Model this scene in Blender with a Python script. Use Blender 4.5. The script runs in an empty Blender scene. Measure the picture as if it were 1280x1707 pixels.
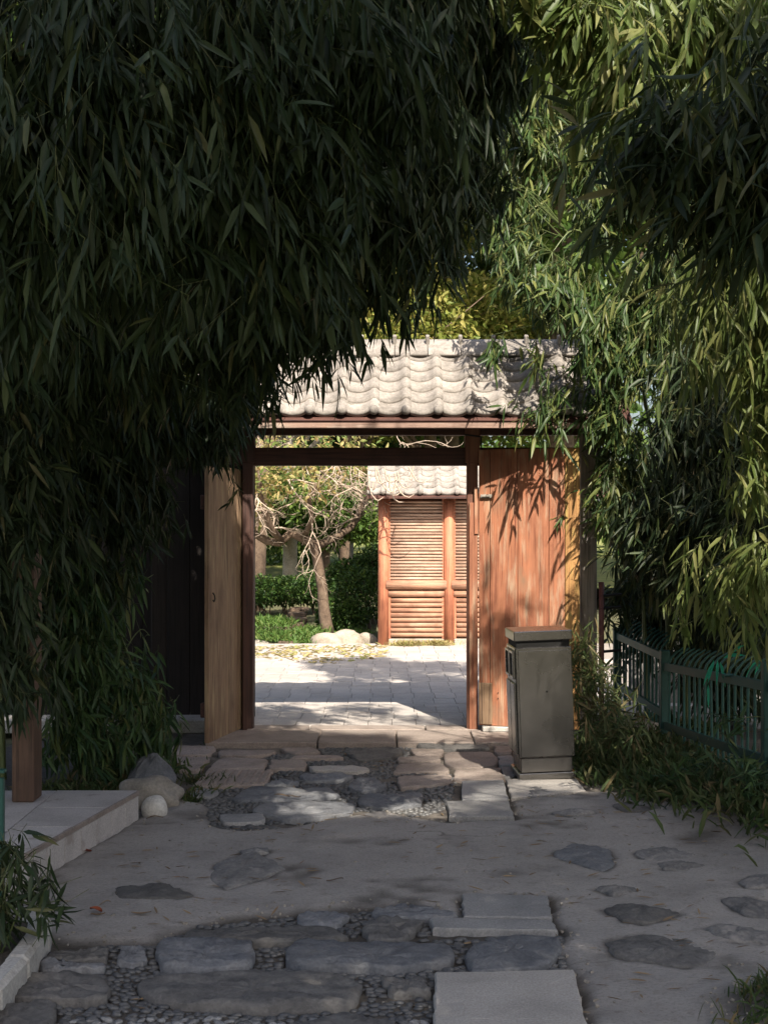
import bpy, math, random
import numpy as np
from mathutils import Vector, Matrix

# ------------------------------------------------------------------ camera, sky, sun, exposure
sc = bpy.context.scene
COL = sc.collection
EYE, F = 1.55, 2400.0
cam_d = bpy.data.cameras.new('camera')
cam = bpy.data.objects.new('camera', cam_d); COL.objects.link(cam)
cam.location = (0, 0, EYE); cam.rotation_euler = (math.radians(90), 0, 0)
cam_d.sensor_fit = 'HORIZONTAL'; cam_d.sensor_width = 36.0; cam_d.lens = 36.0 * F / 1280.0
cam_d.shift_y = 16.5 / 1280.0
cam_d.clip_start = 0.05; cam_d.clip_end = 2000
sc.camera = cam

SUN_EL, SUN_AZ = math.radians(46), math.radians(18)      # sun behind the viewer, a little to the right
w = bpy.data.worlds.new('World'); sc.world = w; w.use_nodes = True
wn = w.node_tree.nodes; wl = w.node_tree.links
sky = wn.new('ShaderNodeTexSky'); sky.sky_type = 'NISHITA'; sky.sun_disc = False
sky.sun_elevation = SUN_EL; sky.sun_rotation = math.pi - SUN_AZ
sky.dust_density = 4.0
wn['Background'].inputs['Strength'].default_value = 0.10
wl.new(sky.outputs[0], wn['Background'].inputs['Color'])
S = Vector((math.sin(SUN_AZ) * math.cos(SUN_EL), -math.cos(SUN_AZ) * math.cos(SUN_EL), math.sin(SUN_EL)))
sd = bpy.data.lights.new('sun', 'SUN'); sd.energy = 4.4; sd.angle = math.radians(0.5); sd.color = (1.0, 0.91, 0.78)
sun = bpy.data.objects.new('sun', sd); COL.objects.link(sun)
sun.rotation_euler = (-S).to_track_quat('-Z', 'Y').to_euler(); sun.location = S * 60
sc.view_settings.view_transform = 'Standard'; sc.view_settings.look = 'None'
sc.view_settings.exposure = 1.2; sc.view_settings.gamma = 1.0; sc.view_settings.use_curve_mapping = False
sc.cycles.max_bounces = 6; sc.cycles.diffuse_bounces = 4; sc.cycles.transmission_bounces = 3; sc.cycles.glossy_bounces = 3

R = math.radians
rng = np.random.default_rng(7)
random.seed(5)

def W(px, py, Y):
    return Vector(((px - 640) / F * Y, Y, EYE - (py - 870) / F * Y))
def G(px, py, z=0.0):
    Y = (EYE - z) * F / (py - 870)
    return ((px - 640) / F * Y, Y)

# ------------------------------------------------------------------ objects
ORG = {}
def setp(o, label=None, cat=None, group=None, kind=None):
    if label: o['label'] = label
    if cat: o['category'] = cat
    if group: o['group'] = group
    if kind: o['kind'] = kind
    return o
def thing(name, label, cat, loc=(0, 0, 0), group=None, rot=(0, 0, 0)):
    o = bpy.data.objects.new(name, None); COL.objects.link(o); o.empty_display_size = 0.1
    o.location = loc; o.rotation_euler = rot
    ORG[o] = Vector(loc)
    return setp(o, label, cat, group)
def link(name, me, mat, parent=None, loc=(0, 0, 0), rot=(0, 0, 0), scale=(1, 1, 1), kind=None, label=None):
    o = bpy.data.objects.new(name, me); COL.objects.link(o)
    if mat is not None and len(me.materials) == 0: me.materials.append(mat)
    o.location = loc; o.rotation_euler = rot; o.scale = scale
    if parent is not None:
        o.parent = parent; ORG[o] = ORG.get(parent, Vector())
    if kind: o['kind'] = kind
    if label: o['label'] = label
    return o

class MB:
    def __init__(s): s.v = []; s.f = []
    def add(s, vs, fs):
        n = len(s.v); s.v += [tuple(p) for p in vs]; s.f += [tuple(i + n for i in f) for f in fs]; return s
    def box(s, c, d, rz=0.0, ry=0.0, rx=0.0, taper=1.0, bev=0.0):
        c = Vector(c); m = Matrix.Rotation(rz, 3, 'Z') @ Matrix.Rotation(ry, 3, 'Y') @ Matrix.Rotation(rx, 3, 'X')
        x, y, z = d[0] / 2, d[1] / 2, d[2] / 2
        b = min(bev, x * .45, y * .45, z * .45)
        if b <= 0:
            vs = [(sx * x * (taper if sz > 0 else 1), sy * y * (taper if sz > 0 else 1), sz * z) for sz in (-1, 1) for sy in (-1, 1) for sx in (-1, 1)]
            fs = [(0, 2, 3, 1), (4, 5, 7, 6), (0, 1, 5, 4), (2, 6, 7, 3), (0, 4, 6, 2), (1, 3, 7, 5)]
        else:
            vs = []; ix = {}
            for sx in (-1, 1):
                for sy in (-1, 1):
                    for sz in (-1, 1):
                        for a in range(3):
                            q = [sx * (x - b), sy * (y - b), sz * (z - b)]
                            q[a] = (sx * x, sy * y, sz * z)[a]
                            ix[(sx, sy, sz, a)] = len(vs); vs.append(q)
            fs = []
            for a in range(3):
                o = [k for k in range(3) if k != a]
                for sg in (-1, 1):
                    loop = []
                    for (p, q) in ((-1, -1), (1, -1), (1, 1), (-1, 1)):
                        k = [0, 0, 0]; k[a] = sg; k[o[0]] = p; k[o[1]] = q
                        loop.append(ix[(k[0], k[1], k[2], a)])
                    fs.append(loop)
            for a in range(3):
                o = [k for k in range(3) if k != a]
                for p in (-1, 1):
                    for q in (-1, 1):
                        lo = []
                        for t in (-1, 1):
                            k = [0, 0, 0]; k[a] = t; k[o[0]] = p; k[o[1]] = q
                            lo.append((ix[(*k, o[0])], ix[(*k, o[1])]))
                        fs.append((lo[0][0], lo[1][0], lo[1][1], lo[0][1]))
            for sx in (-1, 1):
                for sy in (-1, 1):
                    for sz in (-1, 1):
                        fs.append([ix[(sx, sy, sz, a)] for a in range(3)])
        return s.add([c + m @ Vector(p) for p in vs], fs)
    def tube(s, pts, rad, n=8, cap=True):
        pts = [Vector(p) for p in pts]; k = len(pts)
        rad = rad if hasattr(rad, '__len__') else [rad] * k
        vs = []; up = Vector((0.13, 0.31, 1)).normalized(); a = None
        for i in range(k):
            t = (pts[min(i + 1, k - 1)] - pts[max(i - 1, 0)]).normalized()
            if a is None:
                a = t.cross(up)
                if a.length < 1e-3: a = t.cross(Vector((1, 0, 0)))
            else: a = a - t * a.dot(t)
            a.normalize(); b = t.cross(a)
            for j in range(n):
                th = 2 * math.pi * j / n
                vs.append(pts[i] + (a * math.cos(th) + b * math.sin(th)) * rad[i])
        fs = [(i * n + j, i * n + (j + 1) % n, (i + 1) * n + (j + 1) % n, (i + 1) * n + j) for i in range(k - 1) for j in range(n)]
        if cap: fs += [tuple(range(n - 1, -1, -1)), tuple((k - 1) * n + j for j in range(n))]
        return s.add(vs, fs)
    def blob(s, c, r, seed=0, nu=14, nv=9, rough=0.12, freq=2.2, flat=None):
        rr = random.Random(seed); ph = [(rr.uniform(-freq, freq), rr.uniform(-freq, freq), rr.uniform(-freq, freq), rr.uniform(0, 6.3)) for _ in range(7)]
        vs = []; c = Vector(c)
        for i in range(nv + 1):
            th = math.pi * i / nv
            for j in range(nu):
                p = Vector((math.sin(th) * math.cos(2 * math.pi * j / nu), math.sin(th) * math.sin(2 * math.pi * j / nu), math.cos(th)))
                d = 1 + rough * sum(math.sin(a * p.x * 2 + b * p.y * 2 + e * p.z * 2 + f) for a, b, e, f in ph) / 2.2
                q = Vector((p.x * r[0] * d, p.y * r[1] * d, p.z * r[2] * d))
                if flat is not None and q.z < flat: q.z = flat
                vs.append(c + q)
        fs = [(i * nu + j, (i + 1) * nu + j, (i + 1) * nu + (j + 1) % nu, i * nu + (j + 1) % nu) for i in range(nv) for j in range(nu)]
        return s.add(vs, fs)
    def mesh(s, name, mat=None, smooth=False, off=Vector()):
        me = bpy.data.meshes.new(name)
        me.from_pydata([tuple(Vector(p) - off) for p in s.v], [], s.f); me.validate(); me.update()
        if mat: me.materials.append(mat)
        if smooth: me.polygons.foreach_set('use_smooth', [True] * len(me.polygons))
        import bmesh
        bm = bmesh.new(); bm.from_mesh(me); bmesh.ops.recalc_face_normals(bm, faces=bm.faces); bm.to_mesh(me); bm.free()
        return me
    def build(s, name, mat, parent=None, smooth=False, local=False, kind=None, label=None, origin=None):
        """world-space vertices (or local ones); the object gets its own origin when asked"""
        po = Vector() if (parent is None or local) else ORG.get(parent, Vector())
        og = Vector(origin) if origin is not None else po
        return link(name, s.mesh(name, mat, smooth, off=og), mat, parent, loc=og - po, kind=kind, label=label)

# ------------------------------------------------------------------ materials
def new_mat(name):
    m = bpy.data.materials.new(name); m.use_nodes = True
    nt = m.node_tree; b = nt.nodes['Principled BSDF']
    return m, nt, b
def node(nt, t, **k):
    n = nt.nodes.new(t)
    for a, v in k.items(): setattr(n, a, v)
    return n
def ramp(nt, stops):
    r = node(nt, 'ShaderNodeValToRGB'); e = r.color_ramp.elements
    while len(e) < len(stops): e.new(0.5)
    for i, (p, c) in enumerate(stops):
        e[i].position = p; e[i].color = (*c, 1) if len(c) == 3 else c
    return r
def coords(nt, stretch=(1, 1, 1), rnd=True):
    tc = node(nt, 'ShaderNodeTexCoord'); mp = node(nt, 'ShaderNodeMapping')
    mp.inputs['Scale'].default_value = stretch
    nt.links.new(tc.outputs['Object'], mp.inputs['Vector'])
    if rnd:
        oi = node(nt, 'ShaderNodeObjectInfo'); mu = node(nt, 'ShaderNodeMath', operation='MULTIPLY'); mu.inputs[1].default_value = 71.3
        nt.links.new(oi.outputs['Random'], mu.inputs[0]); nt.links.new(mu.outputs[0], mp.inputs['Location'])
    return mp.outputs[0]
def noise(nt, vec, scale, detail=6, rough=0.6, dist=0.0):
    n = node(nt, 'ShaderNodeTexNoise'); n.inputs['Scale'].default_value = scale; n.inputs['Detail'].default_value = detail
    n.inputs['Roughness'].default_value = rough; n.inputs['Distortion'].default_value = dist
    nt.links.new(vec, n.inputs['Vector']); return n.outputs['Fac']
def mixc(nt, fac, a, b, mode='MIX'):
    m = node(nt, 'ShaderNodeMix', data_type='RGBA', blend_type=mode)
    for s_, v in ((0, fac), (6, a), (7, b)):
        if hasattr(v, 'links') or hasattr(v, 'is_output'): nt.links.new(v, m.inputs[s_])
        elif isinstance(v, (int, float)): m.inputs[s_].default_value = v
        else: m.inputs[s_].default_value = (*v, 1)
    return m.outputs[2]
def val_vary(nt, col, amt):
    oi = node(nt, 'ShaderNodeObjectInfo'); mr = node(nt, 'ShaderNodeMapRange')
    mr.inputs[3].default_value = 1 - amt; mr.inputs[4].default_value = 1 + amt
    nt.links.new(oi.outputs['Random'], mr.inputs[0])
    h = node(nt, 'ShaderNodeHueSaturation'); nt.links.new(mr.outputs[0], h.inputs['Value']); nt.links.new(col, h.inputs['Color'])
    return h.outputs[0]
def bump(nt, b, h, strength, dist=0.01):
    n = node(nt, 'ShaderNodeBump'); n.inputs['Strength'].default_value = strength; n.inputs['Distance'].default_value = dist
    nt.links.new(h, n.inputs['Height']); nt.links.new(n.outputs[0], b.inputs['Normal'])

def stone_mat(name, cols, scale=6, rough=0.85, bstr=0.5, vary=0.15, fine=60, spots=None, bd=0.012):
    m, nt, b = new_mat(name); v = coords(nt)
    n1 = noise(nt, v, scale, 8, 0.65); n2 = noise(nt, v, fine, 5, 0.7)
    r = ramp(nt, [(0.3 + 0.4 * i / max(1, len(cols) - 1), c) for i, c in enumerate(cols)]); nt.links.new(n1, r.inputs[0])
    r2 = ramp(nt, [(0.35, (0.72, 0.72, 0.72)), (0.65, (1.12, 1.12, 1.12))]); nt.links.new(n2, r2.inputs[0])
    c = mixc(nt, 1.0, r.outputs[0], r2.outputs[0], 'MULTIPLY')
    if spots:
        n3 = noise(nt, v, spots[1], 4, 0.6); r3 = ramp(nt, [(spots[2], (0, 0, 0)), (spots[2] + 0.08, (1, 1, 1))]); nt.links.new(n3, r3.inputs[0])
        c = mixc(nt, r3.outputs[0], c, spots[0])
    c = val_vary(nt, c, vary); nt.links.new(c, b.inputs['Base Color']); b.inputs['Roughness'].default_value = rough
    ad = node(nt, 'ShaderNodeMath', operation='MULTIPLY_ADD'); ad.inputs[1].default_value = 0.35
    nt.links.new(n2, ad.inputs[0]); nt.links.new(n1, ad.inputs[2]); bump(nt, b, ad.outputs[0], bstr, bd)
    return m
def wood_mat(name, base, worn, dark, axis=2, rough=0.75, wear=0.5, vary=0.15, bstr=0.4, extra=None):
    m, nt, b = new_mat(name); st = [75, 75, 75]; st[axis] = 2.2
    v = coords(nt, tuple(st)); v2 = coords(nt, tuple(22 if i != axis else 2.6 for i in range(3)))
    g = noise(nt, v, 1.0, 8, 0.65, 0.4); p = noise(nt, v2, 1.0, 6, 0.65, 0.3)
    r = ramp(nt, [(0.3, dark), (0.5, base), (0.75, tuple(min(1, x * 1.25) for x in base))]); nt.links.new(g, r.inputs[0])
    rw = ramp(nt, [(wear, (0, 0, 0)), (wear + 0.16, (1, 1, 1))]); nt.links.new(p, rw.inputs[0])
    c = mixc(nt, rw.outputs[0], r.outputs[0], worn)
    rg = ramp(nt, [(0.32, (0.45, 0.45, 0.45)), (0.5, (1, 1, 1))]); nt.links.new(g, rg.inputs[0])
    c = mixc(nt, 0.55, c, rg.outputs[0], 'MULTIPLY')
    fz = noise(nt, coords(nt, (6, 6, 3)), 1.0, 4, 0.55); fr_ = ramp(nt, [(0.33, (0.70, 0.66, 0.64)), (0.5, (1, 1, 1)), (0.68, (1.18, 1.16, 1.12))]); nt.links.new(fz, fr_.inputs[0]); c = mixc(nt, 0.9, c, fr_.outputs[0], 'MULTIPLY')
    if extra:
        n3 = noise(nt, coords(nt, (5, 5, 2.2)), 1.0, 5, 0.6); r3 = ramp(nt, [(extra[1], (0, 0, 0)), (extra[1] + 0.12, (1, 1, 1))]); nt.links.new(n3, r3.inputs[0])
        c = mixc(nt, r3.outputs[0], c, extra[0])
    c = val_vary(nt, c, vary); nt.links.new(c, b.inputs['Base Color']); b.inputs['Roughness'].default_value = rough
    bump(nt, b, g, bstr, 0.004)
    return m
def leaf_mat(name, stops, trans=0.3, rough=0.42, tcol=None):
    m, nt, b = new_mat(name)
    at = node(nt, 'ShaderNodeAttribute', attribute_name='tone'); oi = node(nt, 'ShaderNodeObjectInfo')
    ad = node(nt, 'ShaderNodeMath', operation='ADD'); fr = node(nt, 'ShaderNodeMath', operation='FRACT')
    nt.links.new(at.outputs['Fac'], ad.inputs[0]); nt.links.new(oi.outputs['Random'], ad.inputs[1]); nt.links.new(ad.outputs[0], fr.inputs[0])
    r = ramp(nt, stops); nt.links.new(fr.outputs[0], r.inputs[0])
    nt.links.new(r.outputs[0], b.inputs['Base Color']); b.inputs['Roughness'].default_value = rough
    b.inputs['Specular IOR Level'].default_value = 0.28
    tr = node(nt, 'ShaderNodeBsdfTranslucent'); h = node(nt, 'ShaderNodeHueSaturation'); h.inputs['Value'].default_value = 1.5; h.inputs['Hue'].default_value = 0.485
    nt.links.new(r.outputs[0], h.inputs['Color']); nt.links.new(h.outputs[0], tr.inputs['Color'])
    mx = node(nt, 'ShaderNodeMixShader'); mx.inputs[0].default_value = trans
    nt.links.new(b.outputs[0], mx.inputs[1]); nt.links.new(tr.outputs[0], mx.inputs[2])
    nt.links.new(mx.outputs[0], nt.nodes['Material Output'].inputs['Surface'])
    return m
def paint_mat(name, col, rough=0.45, metal=0.0, chip=None, vary=0.08):
    m, nt, b = new_mat(name); v = coords(nt); n = noise(nt, v, 14, 7, 0.7)
    r = ramp(nt, [(0.3, tuple(x * 0.75 for x in col)), (0.7, tuple(min(1, x * 1.2) for x in col))]); nt.links.new(n, r.inputs[0]); c = r.outputs[0]
    if chip:
        n2 = noise(nt, v, 40, 6, 0.7); r2 = ramp(nt, [(0.70, (0, 0, 0)), (0.76, (1, 1, 1))]); nt.links.new(n2, r2.inputs[0]); c = mixc(nt, r2.outputs[0], c, chip)
    c = val_vary(nt, c, vary); nt.links.new(c, b.inputs['Base Color'])
    b.inputs['Roughness'].default_value = rough; b.inputs['Metallic'].default_value = metal
    rr = node(nt, 'ShaderNodeMapRange'); rr.inputs[3].default_value = rough * 0.8; rr.inputs[4].default_value = min(1, rough * 1.35)
    nt.links.new(n, rr.inputs[0]); nt.links.new(rr.outputs[0], b.inputs['Roughness'])
    bump(nt, b, n, 0.15, 0.003)
    return m

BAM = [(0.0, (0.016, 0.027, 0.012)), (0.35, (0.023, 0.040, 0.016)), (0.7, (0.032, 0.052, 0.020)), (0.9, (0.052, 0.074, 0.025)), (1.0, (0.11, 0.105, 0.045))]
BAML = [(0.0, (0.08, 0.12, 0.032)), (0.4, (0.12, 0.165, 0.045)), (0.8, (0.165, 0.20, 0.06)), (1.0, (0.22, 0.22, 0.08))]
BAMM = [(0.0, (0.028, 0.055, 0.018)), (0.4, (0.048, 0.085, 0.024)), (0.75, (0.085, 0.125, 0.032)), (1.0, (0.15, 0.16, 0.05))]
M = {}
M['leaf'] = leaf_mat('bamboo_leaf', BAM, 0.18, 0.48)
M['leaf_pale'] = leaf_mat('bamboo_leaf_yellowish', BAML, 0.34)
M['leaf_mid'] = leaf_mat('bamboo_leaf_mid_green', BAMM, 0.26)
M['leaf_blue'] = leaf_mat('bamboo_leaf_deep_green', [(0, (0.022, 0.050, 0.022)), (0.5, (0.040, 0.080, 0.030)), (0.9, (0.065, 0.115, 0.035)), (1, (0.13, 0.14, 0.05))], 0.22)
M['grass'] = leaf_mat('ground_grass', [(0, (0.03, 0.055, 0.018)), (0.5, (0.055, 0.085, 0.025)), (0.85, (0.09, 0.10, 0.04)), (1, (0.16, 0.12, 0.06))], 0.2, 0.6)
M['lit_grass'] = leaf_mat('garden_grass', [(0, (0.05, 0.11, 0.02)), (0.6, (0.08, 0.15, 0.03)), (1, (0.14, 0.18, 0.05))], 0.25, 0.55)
M['hedge'] = leaf_mat('hedge_leaf', [(0, (0.03, 0.07, 0.018)), (0.6, (0.05, 0.10, 0.022)), (1, (0.09, 0.14, 0.03))], 0.2, 0.4)
M['dry_grass'] = leaf_mat('dry_grass_litter', [(0, (0.30, 0.24, 0.10)), (0.5, (0.36, 0.30, 0.14)), (0.85, (0.22, 0.24, 0.07)), (1, (0.42, 0.30, 0.12))], 0.2, 0.7)
M['autumn'] = leaf_mat('autumn_leaf', [(0, (0.36, 0.25, 0.10)), (0.3, (0.44, 0.37, 0.16)), (0.55, (0.34, 0.35, 0.13)), (0.75, (0.16, 0.22, 0.06)), (1, (0.10, 0.17, 0.05))], 0.4, 0.55)
M['yellow_tree'] = leaf_mat('yellow_green_leaf', [(0, (0.12, 0.17, 0.03)), (0.5, (0.20, 0.23, 0.05)), (1, (0.32, 0.28, 0.08))], 0.35, 0.5)
M['green_tree'] = leaf_mat('green_tree_leaf', [(0, (0.045, 0.09, 0.02)), (0.6, (0.08, 0.14, 0.03)), (1, (0.14, 0.19, 0.04))], 0.3, 0.45)
M['dead_leaf'] = leaf_mat('fallen_dry_leaf', [(0, (0.16, 0.10, 0.05)), (0.5, (0.27, 0.20, 0.12)), (1, (0.12, 0.08, 0.05))], 0.1, 0.8)
M['red_leaf'] = leaf_mat('fallen_red_leaf', [(0, (0.20, 0.045, 0.02)), (1, (0.26, 0.07, 0.03))], 0.15, 0.7)
M['teal'] = leaf_mat('teal_green_blade', [(0, (0.01, 0.22, 0.13)), (1, (0.02, 0.33, 0.20))], 0.2, 0.35)
M['culm'] = paint_mat('bamboo_culm', (0.10, 0.13, 0.045), 0.4, chip=(0.17, 0.15, 0.09))
M['twig'] = paint_mat('bamboo_twig', (0.10, 0.11, 0.045), 0.6)
M['bark'] = stone_mat('tree_bark', [(0.07, 0.045, 0.03), (0.14, 0.095, 0.065), (0.20, 0.145, 0.10)], 9, 0.9, 0.7)
M['bark_pale'] = stone_mat('pale_bark', [(0.22, 0.19, 0.16), (0.34, 0.31, 0.27), (0.40, 0.36, 0.31)], 9, 0.9, 0.6)
M['twig_pale'] = stone_mat('pale_bare_twig', [(0.40, 0.31, 0.24), (0.52, 0.42, 0.33)], 12, 0.8, 0.2)
M['stone_blue'] = stone_mat('blue_grey_flagstone', [(0.085, 0.09, 0.10), (0.15, 0.155, 0.165), (0.215, 0.213, 0.212)], 9, 0.72, 0.9, 0.22, 70)
M['stone_worn'] = stone_mat('worn_cement_dusted_stone', [(0.125, 0.122, 0.12), (0.185, 0.18, 0.175), (0.26, 0.245, 0.23)], 10, 0.85, 0.9, 0.15, 60, ((0.29, 0.27, 0.25), 6.0, 0.60))
M['stone_dark'] = stone_mat('dark_rough_stone', [(0.07, 0.068, 0.066), (0.115, 0.11, 0.105), (0.15, 0.145, 0.135)], 10, 0.85, 1.0, 0.2, 60)
M['stone_warm'] = stone_mat('warm_paving_stone', [(0.20, 0.165, 0.14), (0.29, 0.24, 0.21), (0.34, 0.29, 0.25)], 5, 0.85, 0.45, 0.14, 90)
M['slab'] = stone_mat('pale_paving_slab', [(0.30, 0.28, 0.255), (0.37, 0.345, 0.315), (0.41, 0.385, 0.355)], 4, 0.8, 0.25, 0.08, 120, ((0.22, 0.20, 0.18), 3.0, 0.66))
M['platform'] = stone_mat('pale_platform_slab', [(0.40, 0.37, 0.35), (0.50, 0.465, 0.445), (0.55, 0.515, 0.49)], 4, 0.75, 0.2, 0.05, 120, ((0.30, 0.265, 0.24), 5.0, 0.60))
M['slab_grey'] = stone_mat('grey_paving_slab', [(0.20, 0.20, 0.195), (0.26, 0.255, 0.25), (0.30, 0.295, 0.285)], 5, 0.8, 0.35, 0.1, 100)
M['pebble'] = stone_mat('pebble_stone', [(0.075, 0.080, 0.088), (0.15, 0.152, 0.155), (0.25, 0.245, 0.235)], 3, 0.42, 0.15, 0.55, 90)
M['paver'] = stone_mat('courtyard_paver', [(0.37, 0.335, 0.305), (0.45, 0.41, 0.375), (0.49, 0.45, 0.41)], 6, 0.85, 0.25, 0.09, 90)
M['sand'] = stone_mat('courtyard_joint_sand', [(0.22, 0.195, 0.17), (0.30, 0.27, 0.24)], 12, 0.95, 0.4)
M['curb'] = stone_mat('pale_curb_stone', [(0.30, 0.29, 0.27), (0.42, 0.405, 0.375), (0.5, 0.48, 0.45)], 7, 0.8, 0.4, 0.05, 80, ((0.17, 0.16, 0.14), 4.0, 0.62))
M['rock_dark'] = stone_mat('dark_garden_rock', [(0.06, 0.063, 0.07), (0.12, 0.125, 0.135), (0.2, 0.2, 0.205)], 8, 0.85, 1.0, 0.05, 50)
M['rock_tan'] = stone_mat('tan_boulder', [(0.15, 0.135, 0.115), (0.26, 0.235, 0.20), (0.34, 0.31, 0.27)], 5, 0.8, 0.6, 0.05, 60)
M['rock_white'] = stone_mat('white_boulder', [(0.32, 0.31, 0.29), (0.50, 0.485, 0.455), (0.58, 0.56, 0.53)], 6, 0.75, 0.5, 0.05, 70)
M['rock_lit'] = stone_mat('pale_garden_rock', [(0.22, 0.17, 0.12), (0.36, 0.31, 0.25), (0.42, 0.37, 0.31)], 6, 0.85, 0.6, 0.05, 60)
M['tile'] = stone_mat('grey_roof_tile', [(0.19, 0.17, 0.15), (0.29, 0.262, 0.237), (0.35, 0.315, 0.285)], 7, 0.8, 0.3, 0.17, 45, ((0.13, 0.12, 0.10), 9.0, 0.63))
M['wall'] = stone_mat('grey_render_wall', [(0.13, 0.125, 0.12), (0.19, 0.185, 0.175), (0.23, 0.22, 0.21)], 2.5, 0.9, 0.3, 0.02, 60)
M['soil'] = stone_mat('dark_soil', [(0.030, 0.024, 0.018), (0.060, 0.048, 0.036), (0.095, 0.078, 0.060)], 9, 0.95, 1.0, 0.0, 60, bd=0.03)
M['earth'] = stone_mat('garden_earth', [(0.06, 0.065, 0.03), (0.10, 0.10, 0.045), (0.16, 0.14, 0.07)], 3, 0.95, 0.8, 0.0, 30, bd=0.03)
M['lawn'] = stone_mat('sunny_lawn', [(0.12, 0.15, 0.03), (0.20, 0.22, 0.05), (0.28, 0.25, 0.08)], 2, 0.95, 0.6, 0.0, 40)
M['plank_red'] = wood_mat('weathered_red_plank', (0.335, 0.135, 0.072), (0.41, 0.275, 0.185), (0.22, 0.062, 0.034), 2, 0.72, 0.51, 0.14, 0.6, ((0.25, 0.14, 0.085), 0.58))
M['plank_orange'] = wood_mat('orange_yellow_plank', (0.50, 0.27, 0.10), (0.58, 0.45, 0.14), (0.30, 0.13, 0.05), 2, 0.7, 0.52, 0.1, 0.5)
M['plank_tan'] = wood_mat('weathered_tan_plank', (0.25, 0.165, 0.10), (0.34, 0.25, 0.14), (0.11, 0.065, 0.04), 2, 0.8, 0.50, 0.1, 0.6)
M['post_red'] = wood_mat('brown_red_post', (0.22, 0.095, 0.06), (0.30, 0.16, 0.10), (0.09, 0.035, 0.025), 2, 0.75, 0.56, 0.1, 0.4)
M['beam'] = wood_mat('dark_brown_beam', (0.075, 0.030, 0.022), (0.11, 0.05, 0.035), (0.035, 0.014, 0.012), 0, 0.7, 0.6, 0.1, 0.4)
M['beam_v'] = wood_mat('shade_brown_upright', (0.060, 0.027, 0.020), (0.10, 0.05, 0.035), (0.030, 0.013, 0.011), 2, 0.7, 0.6, 0.1, 0.4)
M['eave'] = wood_mat('pale_eave_board', (0.25, 0.165, 0.13), (0.36, 0.29, 0.24), (0.14, 0.085, 0.065), 0, 0.8, 0.5, 0.1, 0.4)
M['wood_black'] = wood_mat('near_black_plank', (0.016, 0.012, 0.011), (0.024, 0.018, 0.015), (0.008, 0.006, 0.006), 2, 0.8, 0.6, 0.2, 0.3)  # near black base colour for the wall and the left outer post
M['wood_grey'] = wood_mat('grey_weathered_post', (0.30, 0.275, 0.25), (0.40, 0.375, 0.345), (0.13, 0.115, 0.10), 2, 0.85, 0.55, 0.06, 0.7)
M['wood_post'] = wood_mat('brown_pavilion_post', (0.105, 0.060, 0.038), (0.17, 0.10, 0.06), (0.05, 0.028, 0.018), 2, 0.7, 0.58, 0.05, 0.4)
M['red_column'] = wood_mat('orange_red_column', (0.40, 0.15, 0.08), (0.46, 0.23, 0.14), (0.26, 0.085, 0.05), 2, 0.7, 0.6, 0.06, 0.25)
M['slat'] = wood_mat('straw_brown_slat', (0.37, 0.245, 0.175), (0.43, 0.325, 0.25), (0.26, 0.14, 0.09), 0, 0.75, 0.5, 0.16, 0.3)
M['rail_wood'] = wood_mat('orange_log_rail', (0.38, 0.205, 0.13), (0.44, 0.315, 0.225), (0.25, 0.11, 0.07), 0, 0.75, 0.55, 0.06, 0.3)
M['fence_green'] = paint_mat('dark_green_fence_paint', (0.016, 0.075, 0.060), 0.5)
M['pipe_red'] = paint_mat('dull_red_pipe', (0.16, 0.06, 0.05), 0.5)
M['dark_metal'] = paint_mat('dark_iron', (0.03, 0.03, 0.03), 0.5, 0.6)
M['hole'] = paint_mat('dark_bin_inside', (0.012, 0.012, 0.012), 0.9)

def steel_mat():
    m, nt, b = new_mat('brushed_steel')
    v = coords(nt, (60, 60, 3)); n = noise(nt, v, 1.0, 6, 0.6); v2 = coords(nt, (3, 3, 3)); n2 = noise(nt, v2, 1.0, 5, 0.6)
    r = ramp(nt, [(0.3, (0.155, 0.15, 0.143)), (0.7, (0.22, 0.21, 0.20))]); nt.links.new(n2, r.inputs[0])
    nt.links.new(r.outputs[0], b.inputs['Base Color']); b.inputs['Metallic'].default_value = 0.96
    rr = node(nt, 'ShaderNodeMapRange'); rr.inputs[3].default_value = 0.20; rr.inputs[4].default_value = 0.36
    nt.links.new(n2, rr.inputs[0]); nt.links.new(rr.outputs[0], b.inputs['Roughness']); wv = noise(nt, coords(nt, (4, 4, 2.5)), 1.0, 3, 0.5); ad = node(nt, 'ShaderNodeMath', operation='MULTIPLY_ADD'); ad.inputs[1].default_value = 0.02; nt.links.new(n, ad.inputs[0]); nt.links.new(wv, ad.inputs[2]); bump(nt, b, ad.outputs[0], 0.10, 0.02)
    return m
M['steel'] = steel_mat()
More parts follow.
